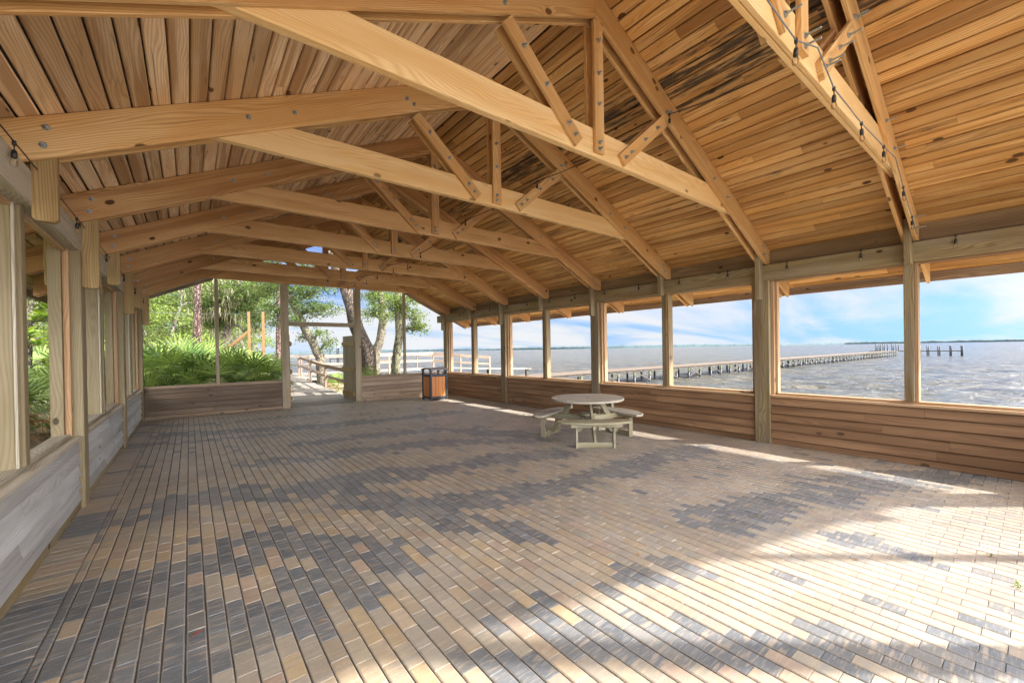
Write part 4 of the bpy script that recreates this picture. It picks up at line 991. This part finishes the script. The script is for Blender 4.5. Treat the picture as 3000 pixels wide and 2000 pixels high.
def palm_mesh(seed, h):
    R.seed(seed); mb = MB(); st = MB(); dd = MB(); nf = R.randint(11, 15)
    for i in range(nf):
        az = 2*pi*i/nf*1.62+R.uniform(-.3, .3); el = radians(R.uniform(28, 86)); L_ = h*R.uniform(.55, .85)
        d = Vector((cos(az)*cos(el), sin(az)*cos(el), sin(el))); base = Vector((0.06*cos(az), 0.06*sin(az), R.uniform(0, .12)))
        mid = base+d*L_*.5+Vector((0, 0, .03)); hub = base+d*L_
        st.tube([base, mid, hub], [.011, .009, .006], 5, (0.5, 0.5, 0), cap=False)
        o = (d*R.uniform(.7, 1.1)+Vector((cos(az), sin(az), 0))*R.uniform(.1, .6)+Vector((R.uniform(-.3, .3), R.uniform(-.3, .3), 0))).normalized()
        upv = Vector((-cos(az), -sin(az), R.uniform(.6, 1.6)))
        fan(mb, hub, o, upv, h*R.uniform(.36, .50), R.uniform(.15, .85), R.randint(17, 21), R.uniform(2.4, 3.7), R.uniform(.05, .5))
    for i in range(6):
        az = R.uniform(0, 6.3); d = Vector((cos(az), sin(az), R.uniform(.15, .8))); fan(dd, d*h*.4+Vector((0, 0, .12)), d+Vector((0, 0, -.5)), (0, 0, 1), h*.4, .5, 16, 1.6, .7)
        dd.tube([(0, 0, .08), d*h*.4+Vector((0, 0, .12))], .008, 5)
    a, b, c = mb.mesh('fronds'), st.mesh('stalks'), dd.mesh('dead_fronds'); a.materials.append(M['palmleaf']); b.materials.append(M['stem']); c.materials.append(M['palmdead'])
    return a, b, c
PALMS = [palm_mesh(100+i, 1.6+0.2*(i % 3)) for i in range(5)]
def palmetto(x, y, s, label, group, z=None):
    a, b, c = PALMS[R.randrange(5)]; zz = -0.2 if z is None else z
    t = empty('palmetto', (x, y, zz), None, R.uniform(0, 6.28)); t.scale = (s, s, s); tag(t, label, 'palmetto', group)
    inst(a, 'fronds', t, (0, 0, 0)); inst(b, 'stalks', t, (0, 0, 0)); inst(c, 'dead_fronds', t, (0, 0, 0))
R.seed(5)
for (x, y, s) in [(-2.8, 2.6, .85), (-3.6, 4.0, .95), (-2.7, 4.6, .75), (-3.0, 6.0, .85), (-3.9, 6.2, 1.15), (-2.9, 7.5, .8), (-3.6, 8.6, 1.15), (-3.0, 9.3, .9), (-5.2, 8.2, 1.2), (-3.0, 11.0, .9), (-4.2, 11.2, 1.2), (-3.0, 12.8, .9), (-4.0, 13.6, 1.2), (-5.6, 12.0, 1.2), (-2.6, 1.0, .9), (-6.4, 15.0, 1.2), (-2.5, 3.4, .6), (-2.5, 5.3, .6), (-2.6, 8.4, .65)]:
    palmetto(x, y, s, 'green saw palmetto crowding the windows above the pale low wall', 'palmettos outside the left side windows')
for (x, y, s) in [(-1.2, 15.6, .8), (-.2, 15.5, .72), (.7, 15.6, .8), (1.5, 15.5, .75), (-.7, 16.5, 1.1), (.4, 16.6, 1.05), (1.4, 16.4, 1.05), (-1.9, 16.8, 1.1), (-1.3, 18.2, 1.2), (.1, 18.3, 1.2), (1.0, 18.0, 1.1), (2.0, 17.9, .95), (-2.9, 18.6, 1.2), (-.4, 20.0, 1.2), (1.1, 20.3, 1.15), (2.1, 20.4, 1.0), (-3.8, 20.5, 1.3), (-2.0, 20.4, 1.2), (1.9, 16.0, .8), (-2.6, 15.3, 1.0), (-2.7, 22.5, 1.3), (.4, 22.6, 1.2)]:
    palmetto(x, y, s, 'sunlit saw palmetto filling the gable window left of the doorway', 'palmettos outside the gable left of the doorway')
for (x, y, s) in [(5.25, 15.1, .62), (5.7, 15.2, .62), (6.05, 15.1, .52), (6.5, 15.3, .45), (5.5, 16.0, .6)]:
    palmetto(x, y, s, 'saw palmetto pressed against the gable wall right of the doorway', 'palmettos outside the gable right of the doorway')
palmetto(7.3, 15.0, .42, 'small yellow green palmetto behind the litter bin', None)
for (x, y, s) in [(5.5, 20.5, .5), (5.9, 22.0, .55), (5.5, 18.2, .42)]:
    palmetto(x, y, s, 'low yellowish palmetto behind the boardwalk railing', 'palmettos beyond the boardwalk railing')

def leaves(mb, c, n, spread, size, tone_lo=0.0, tone_hi=1.0, flat=0.6, long=1.9):
    for _ in range(n):
        p = Vector((R.gauss(0, spread), R.gauss(0, spread), R.gauss(0, spread*flat)))+c
        a = Vector((R.gauss(0, 1), R.gauss(0, 1), R.gauss(0, .6))).normalized(); b = a.cross(Vector((R.gauss(0, 1), R.gauss(0, 1), R.gauss(0, 1)))).normalized()
        s = size*R.uniform(.65, 1.3); k = len(mb.v); q = a.cross(b)*s*.12
        mb.v += [p-a*s*.5, p+b*s*.5/long+q, p+a*s*.5, p-b*s*.5/long+q]
        mb.face((k, k+1, k+2, k+3), [(0, 0)]*4, (R.uniform(tone_lo, tone_hi), R.random(), 0))
def limb(mb, a, b, r0, r1, n=5, bend=0.18, seg=6):
    a, b = Vector(a), Vector(b); L_ = (b-a).length; pts = []; rr = []; s = Vector((R.uniform(-9, 9),)*3)
    for i in range(n+1):
        q = i/n; w = sin(pi*q)*bend*L_; pts.append(a.lerp(b, q)+noise.noise_vector(a*0.3+Vector((q*2, 1, 4))+s)*w); rr.append(r0+(r1-r0)*q)
    mb.tube(pts, rr, seg, cap=False); return pts
def tree(name, label, cat, trunk, blobs, leafmat_, barkmat, nclus, nleaf, lsize, group=None, moss=0, base=None, spread=0.28, limbs=True):
    """trunk: [(Vector, r)]; blobs: [(centre, (rx,ry,rz), from_index)]"""
    o = Vector(trunk[0][0]) if base is None else Vector(base); t = empty(name, o); tag(t, label, cat, group)
    tb = MB(); P = [Vector(p)-o for p, _ in trunk]; rr = [r_ for _, r_ in trunk]
    # smooth the trunk
    PP, RR = [], []
    for i in range(len(P)-1):
        p0, p1, p2, p3 = P[max(i-1, 0)], P[i], P[i+1], P[min(i+2, len(P)-1)]
        for k in range(4):
            q = k/4; PP.append(0.5*((2*p1)+(p2-p0)*q+(2*p0-5*p1+4*p2-p3)*q*q+(3*p1-p0-3*p2+p3)*q**3)); RR.append(rr[i]+(rr[i+1]-rr[i])*q)
    PP.append(P[-1]); RR.append(rr[-1]); tb.tube(PP, RR, 14, wob=0.16)
    tb.build('trunk', barkmat, t); lb = MB(); cr = MB(); ms = MB()
    for (c, rad, idx) in blobs:
        c = Vector(c)-o; st = P[min(idx, len(P)-1)]; r0 = rr[min(idx, len(P)-1)]
        pts = limb(lb, st, c, r0*.5, .03) if limbs else [c]
        k = max(1, int(nclus*(rad[0]*rad[1]*rad[2])**.5/ max(1e-6, sum((b[1][0]*b[1][1]*b[1][2])**.5 for b in blobs))))
        for _ in range(k):
            d = Vector((R.gauss(0, 1), R.gauss(0, 1), R.gauss(0, 1))).normalized()*(R.random()**.4); p = c+Vector((d.x*rad[0], d.y*rad[1], d.z*rad[2]))
            if limbs and R.random() < .5: limb(lb, pts[R.randrange(max(1, len(pts)//2), len(pts))] if len(pts) > 1 else c, p, .022, .006, 3, .25, 4)
            leaves(cr, p, nleaf, spread, lsize)
            if moss and R.random() < moss:
                for _ in range(14):
                    q = p+Vector((R.gauss(0, .2), R.gauss(0, .2), 0)); l = R.uniform(.2, .8)
                    n = len(ms.v); w = R.uniform(.015, .04); sx = Vector((R.gauss(0, 1), R.gauss(0, 1), 0)).normalized()*w
                    m_ = q-Vector((R.uniform(-.08, .08), R.uniform(-.08, .08), l*.5)); e = q-Vector((R.uniform(-.1, .1), R.uniform(-.1, .1), l))
                    ms.v += [q-sx, q+sx, m_+sx, m_-sx, e]; tn = (R.random(), R.random(), 0); ms.face((n, n+1, n+2, n+3), [(0, 0)]*4, tn); ms.face((n+3, n+2, n+4), [(0, 0)]*3, tn)
    if lb.v: lb.build('limbs', barkmat, t)
    if cr.v: cr.build('crown', leafmat_, t)
    if ms.v: ms.build('hanging_moss', M['mossleaf'], t)
    return t
def tp(pts, d, rad, z0=-.3, dd=0.0):
    out = []
    for i, (x, y) in enumerate(pts):
        p = at(x, y, d+dd*i); out.append((p, rad*(1.12-0.06*i)))
    f0 = out[0][0].copy(); f0.z = z0; f0 += (out[0][0]-out[1][0]).normalized()*Vector((1, 1, 0)).length*0.05
    return [(Vector((f0.x, f0.y, z0)), rad*1.35)]+out
def blob(px, py, d, rx, rz=None, idx=3): return (at(px, py, d), (rx, rx, rz or rx), idx)
R.seed(21)
pn = tp([(570, 1120), (571, 1062), (575, 1009), (578, 967), (578, 904), (577, 841)], 17.5, .165); top = pn[-1][0]
pn += [(top+Vector((.2, .3, 4)), .13), (top+Vector((.1, .2, 9)), .07)]
tree('pine_tree', 'dark scaly pine trunk standing just outside the left gable window', 'tree', pn, [(top+Vector((0, 0, 8)), (1.8, 1.8, 1.6), 7), (top+Vector((1, .5, 9.6)), (1.3, 1.3, 1), 8)], M['oakleaf'], M['barkpine'], 70, 60, .16)
ok = tp([(940, 1056), (927, 1030), (915, 999), (896, 967), (875, 922), (857, 887), (838, 852)], 20, .19)
tree('oak_tree', 'oak leaning left behind the boardwalk, seen through the doorway', 'tree', ok,
     [blob(880, 860, 20, 1.0, .55, 6), blob(925, 850, 20, .95, .45, 6), blob(950, 905, 20.3, .9, .36, 5), blob(905, 905, 20, .75, .5, 5), blob(868, 935, 19.6, .4, .4, 5), blob(955, 1005, 20, .42, .42, 2), (at(938, 975, 20), (.35, .35, .2), 3), blob(880, 985, 21, .25, .25, 3),
      blob(870, 800, 20, 1.5, .7, 7), blob(800, 780, 19, 1.5, .8, 7)], M['oakleaf'], M['barkoak'], 260, 40, .10, moss=0, spread=.17)
oc = tp([(1078, 1043), (1068, 1010), (1044, 954), (1031, 903), (1021, 871), (1009, 838)], 17, .27); top = oc[-1][0]
oc += [(top+Vector((-.5, .3, 1.6)), .22), (top+Vector((-.9, .6, 3.6)), .15)]
tree('oak_tree', 'thick dark oak trunk leaning behind the right doorway post', 'tree', oc, [(top+Vector((-1.5, 1, 4.4)), (2.2, 2.2, 1.2), 8), (top+Vector((1, 1.5, 4.2)), (1.8, 1.8, 1), 8)], M['oakleaf'], M['barkdark'], 110, 50, .13)
t3 = tp([(1100, 1037), (1111, 1005), (1119, 967), (1122, 929), (1119, 893), (1113, 862)], 21, .20); top = t3[-1][0]; t3 += [(top+Vector((-.3, 0, 1.5)), .12)]
tree('oak_tree', 'grey oak trunk right of the doorway, left of the mossy one', 'tree', t3, [blob(1095, 905, 21, .55, .5, 4), blob(1115, 885, 21, .7, .6, 5), blob(1140, 930, 20.6, .4, .35, 4), blob(1100, 860, 21.5, 1.0, .6, 6), blob(1085, 925, 21, .25, .3, 4)], M['brightleaf'], M['barkoak'], 105, 34, .10, spread=.16)
t4 = tp([(1160, 1069), (1163, 1031), (1170, 973), (1168, 909), (1167, 862)], 17, .16); top = t4[-1][0]; t4 += [(top+Vector((.1, .1, 1.6)), .1)]
tree('oak_tree', 'slim oak with moss-speckled trunk beside the right gable mullion', 'tree', t4, [blob(1160, 905, 17, .45, .4, 3), blob(1195, 905, 17, .5, .45, 4), blob(1222, 935, 17, .36, .4, 4), blob(1238, 960, 17, .18, .3, 3), blob(1205, 960, 17.3, .28, .3, 3), blob(1190, 870, 17, .7, .4, 5)], M['brightleaf'], M['barkmoss'], 110, 34, .085, spread=.14)
t5 = tp([(816, 1040), (816, 1000), (816, 967), (817, 930), (816, 880), (815, 840)], 22, .125); top = t5[-1][0]; t5 += [(top+Vector((0, 0, 3)), .08)]
tree('pine_tree', 'tall thin pine at the right edge of the left gable window', 'tree', t5, [blob(800, 850, 22, .9, .5, 6), blob(838, 905, 22, .55, .5, 5), blob(790, 905, 22, .35, .3, 5), blob(805, 945, 22, .35, .3, 4), blob(770, 840, 22, .7, .3, 6)], M['oakleaf'], M['barkpine'], 120, 34, .10, spread=.17)
# oak with spanish moss in the left gable windows
m1 = tp([(668, 1050), (660, 1000), (672, 950), (690, 900), (700, 850)], 24, .22); top = m1[-1][0]; m1 += [(top+Vector((0, 0, 2.5)), .14)]
tree('oak_tree', 'spreading oak hung with grey moss behind the gable mullion', 'tree', m1, [blob(690, 850, 23, 1.5, .8, 5), blob(650, 880, 23, 1.3, .8, 5), blob(720, 885, 23, 1.0, .5, 4), blob(735, 925, 22.5, .7, .45, 4), blob(680, 925, 24, .9, .6, 4), blob(620, 850, 24, 1.4, .9, 5), blob(750, 960, 23, .3, .3, 3), blob(742, 850, 23, .8, .5, 5), blob(640, 940, 24, .8, .5, 4), blob(600, 900, 23, .9, .7, 4)], M['oakleaf'], M['barkoak'], 330, 38, .13, moss=.22, spread=.22)
# generic trees of the woods
def wood_variant(seed):
    R.seed(seed); tb = MB(); cr = MB(); ms = MB(); h = R.uniform(7, 10); lean = Vector((R.uniform(-.28, .28), R.uniform(-.2, .2), 0))
    pts = [Vector((0, 0, -.3))+lean*z+Vector((.25*noise.noise(Vector((z*.4, seed, 0))), .25*noise.noise(Vector((z*.4, seed, 9))), z)) for z in (0, 1, 2, 3.2, 4.5, 6, h*.85)]
    tb.tube(pts, [.17, .15, .14, .12, .10, .08, .04], 9, wob=.12)
    for i in range(9):
        a = pts[R.randint(2, 6)]; az = R.uniform(0, 6.28); l = R.uniform(1.2, 3.0); e = a+Vector((cos(az)*l, sin(az)*l, R.uniform(.1, 1.6))); limb(tb, a, e, .06, .015, 5, .2, 5)
        for _ in range(5):
            p = e+Vector((R.gauss(0, .7), R.gauss(0, .7), R.gauss(0, .45))); leaves(cr, p, 60, .38, .19)
    for _ in range(14):
        p = pts[-1]+Vector((R.gauss(0, 1.3), R.gauss(0, 1.3), R.gauss(0, .8))); leaves(cr, p, 60, .42, .20)
    for _ in range(5):
        az = R.uniform(0, 6.28); l = R.uniform(.8, 2.6); p = pts[R.randint(1, 4)]+Vector((cos(az)*l, sin(az)*l, R.uniform(-.2, 1.0))); leaves(cr, p, 45, .35, .17)
    a, b = tb.mesh('trunk'), cr.mesh('crown'); return a, b
WV = [wood_variant(300+i) for i in range(5)]
for i, (a, b) in enumerate(WV): a.materials.append(M['barkpale'] if i % 2 == 0 else M['barkoak']); b.materials.append(M['woodsleaf'] if i % 3 else M['brightleaf'])
R.seed(9)
WOODS = [(455, 34), (478, 30), (500, 38), (528, 32), (548, 45), (590, 36), (612, 44), (640, 34), (668, 52), (690, 42), (706, 60), (722, 50), (430, 42), (395, 30), (330, 34), (270, 28), (215, 36), (165, 26), (120, 34), (75, 24), (20, 30), (-40, 22), (560, 66), (470, 60), (620, 74), (520, 80), (655, 86), (400, 55), (240, 50), (100, 48), (735, 76)]
WOODS.sort()
ORD = ['first', 'second', 'third', 'fourth', 'fifth', 'sixth', 'seventh', 'eighth', 'ninth', 'tenth', 'eleventh', 'twelfth', 'thirteenth', 'fourteenth', 'fifteenth', 'sixteenth', 'seventeenth', 'eighteenth', 'nineteenth', 'twentieth', 'twenty-first', 'twenty-second', 'twenty-third', 'twenty-fourth', 'twenty-fifth', 'twenty-sixth', 'twenty-seventh', 'twenty-eighth', 'twenty-ninth', 'thirtieth', 'thirty-first', 'thirty-second']
for i, (px, d) in enumerate(WOODS):
    p = at(px, 1035, d); v = WV[i % 5]; s = R.uniform(.85, 1.15)*(1.0 if d < 50 else 1.25)
    t = empty('woodland_tree', (p.x, p.y, -.1), None, R.uniform(0, 6.28)); t.scale = (s, s, s)
    kind = 'pale trunked tree' if (i % 5) % 2 == 0 else 'brown trunked tree'
    tag(t, f'leafy {kind} of the woods on the left, {ORD[i]} from the left', 'tree', 'trees of the woods')
    inst(v[0], 'trunk', t, (0, 0, 0)); inst(v[1], 'crown', t, (0, 0, 0))
# far part of the woods: one mass
mb = MB(); R.seed(44)
for _ in range(420):
    px = R.uniform(-200, 742); d = R.uniform(75, 120); p = at(px, 1035, d); leaves(mb, Vector((p.x, p.y, R.uniform(.5, 12)*(1 if px < 700 else .6))), 26, 1.5, .9, .2, 1.0)
tag(mb.build('distant_woods', M['woodsleaf']), 'mass of far foliage closing the view through the left windows', 'woods', None, 'stuff')
# magnolia outside the left side windows
R.seed(77)
def magnolia():
    p0 = at(70, 1050, 11.0); o = Vector((p0.x, p0.y, -.2)); t = empty('magnolia_tree', o); tag(t, 'glossy broad-leaved magnolia outside the nearest left side window', 'tree')
    tb = MB(); cr = MB(); tp_ = limb(tb, (0, 0, 0), (.1, .3, 5.5), .07, .03, 8, .06, 8)
    for i in range(58):
        a = tp_[R.randint(2, 7)]; az = R.uniform(0, 6.28); l = R.uniform(.5, 1.9); e = a+Vector((cos(az)*l, sin(az)*l, R.uniform(-.1, .6))); pts = limb(tb, a, e, .02, .006, 4, .2, 5)
        for c in (e, pts[-2], pts[-3]):
            for k in range(9):
                az2 = 6.28*k/9+R.uniform(-.3, .3); d = Vector((cos(az2), sin(az2), R.uniform(.1, .8))).normalized(); s = R.uniform(.20, .32); b = d.cross(Vector((0, 0, 1))).normalized()*s*.2; dn = Vector((0, 0, -s*.12))
                n = len(cr.v); cr.v += [c, c+d*s*.3+b*.85, c+d*s*.65+b+dn*.3, c+d*s+dn, c+d*s*.65-b+dn*.3, c+d*s*.3-b*.85]; tn = (R.random(), R.random(), 0)
                cr.face((n, n+1, n+2, n+3, n+4, n+5), [(0, 0)]*6, tn)
    tb.build('trunk', M['barkoak'], t); cr.build('crown', M['magnolia'], t)
magnolia()
lt = at(-14, 1160, 5.6); tree('oak_tree', 'rough mossy trunk at the far left edge outside the nearest window', 'tree', [(Vector((lt.x, lt.y, -.3)), .30), (Vector((lt.x, lt.y, 1)), .24), (Vector((lt.x+.05, lt.y, 2.5)), .22), (Vector((lt.x, lt.y+.1, 4.5)), .2), (Vector((lt.x-.3, lt.y, 7)), .14)],
     [(Vector((lt.x-.6, lt.y, 7.6)), (2, 2, 1), 4)], M['oakleaf'], M['barkmoss'], 60, 50, .14)

# ------------------------------------------------------------------ litter on the floor
def on_floor(px, py): r_ = _ray(px, py); return Vector((0, 0, EYE))+r_*(EYE/-r_.z)
def fallen(px, py, l, w, mat, label, az):
    p = on_floor(px, py); mb = MB(); n = 6; V = []
    for i in range(n+1): q = i/n; V.append((l*(q-.5), w*sin(pi*q)*.5, .004+.008*sin(pi*q)))
    P = V+[(x, -y, z+.003) for (x, y, z) in reversed(V[1:-1])]
    mb.v = [Vector(p_) for p_ in P]; mb.face(tuple(range(len(P))), [(0, 0)]*len(P), (.5, .5, 0))
    o = mb.build('fallen_leaf', mat, None, (p.x, p.y, .001)); o.rotation_euler = (0, 0, az); tag(o, label, 'leaf', 'fallen leaves on the pavers')
fallen(578, 1858, .085, .022, M['redleaf'], 'rust red leaf lying on the charcoal pavers near the left wall', .5)
fallen(944, 1822, .07, .02, M['dead'], 'tan curled leaf on tan pavers at the bottom centre', .2)
fallen(1868, 1626, .04, .022, M['dead'], 'small brown leaf alone in the middle of the floor', 1.2)
fallen(2510, 1640, .04, .018, M['dead'], 'brown leaf in the sunlit patch near the right', .1)
fallen(2530, 1407, .035, .02, M['redleaf'], 'small reddish leaf at the edge of the light strip by the right wall', .8)
def weed(px, py, s, label):
    p = on_floor(px, py); mb = MB(); leaves(mb, Vector((0, 0, .012*s)), 9, .009*s, .018*s, .5, 1.0, .5, 1.6)
    o = mb.build('weed', M['brightleaf'], None, (p.x, p.y, 0)); tag(o, label, 'weed', 'weeds between the pavers')
weed(2216, 1514, 1.0, 'tiny green weed between dark pavers right of the middle')
weed(2990, 1724, 1.3, 'green weed tuft at the right edge of the sunlit pavers')
weed(2902, 1630, 1.0, 'small green weed in the bright patch near the right edge')
weed(2566, 1567, .8, 'smallest green weed at the start of the sunlit patch')
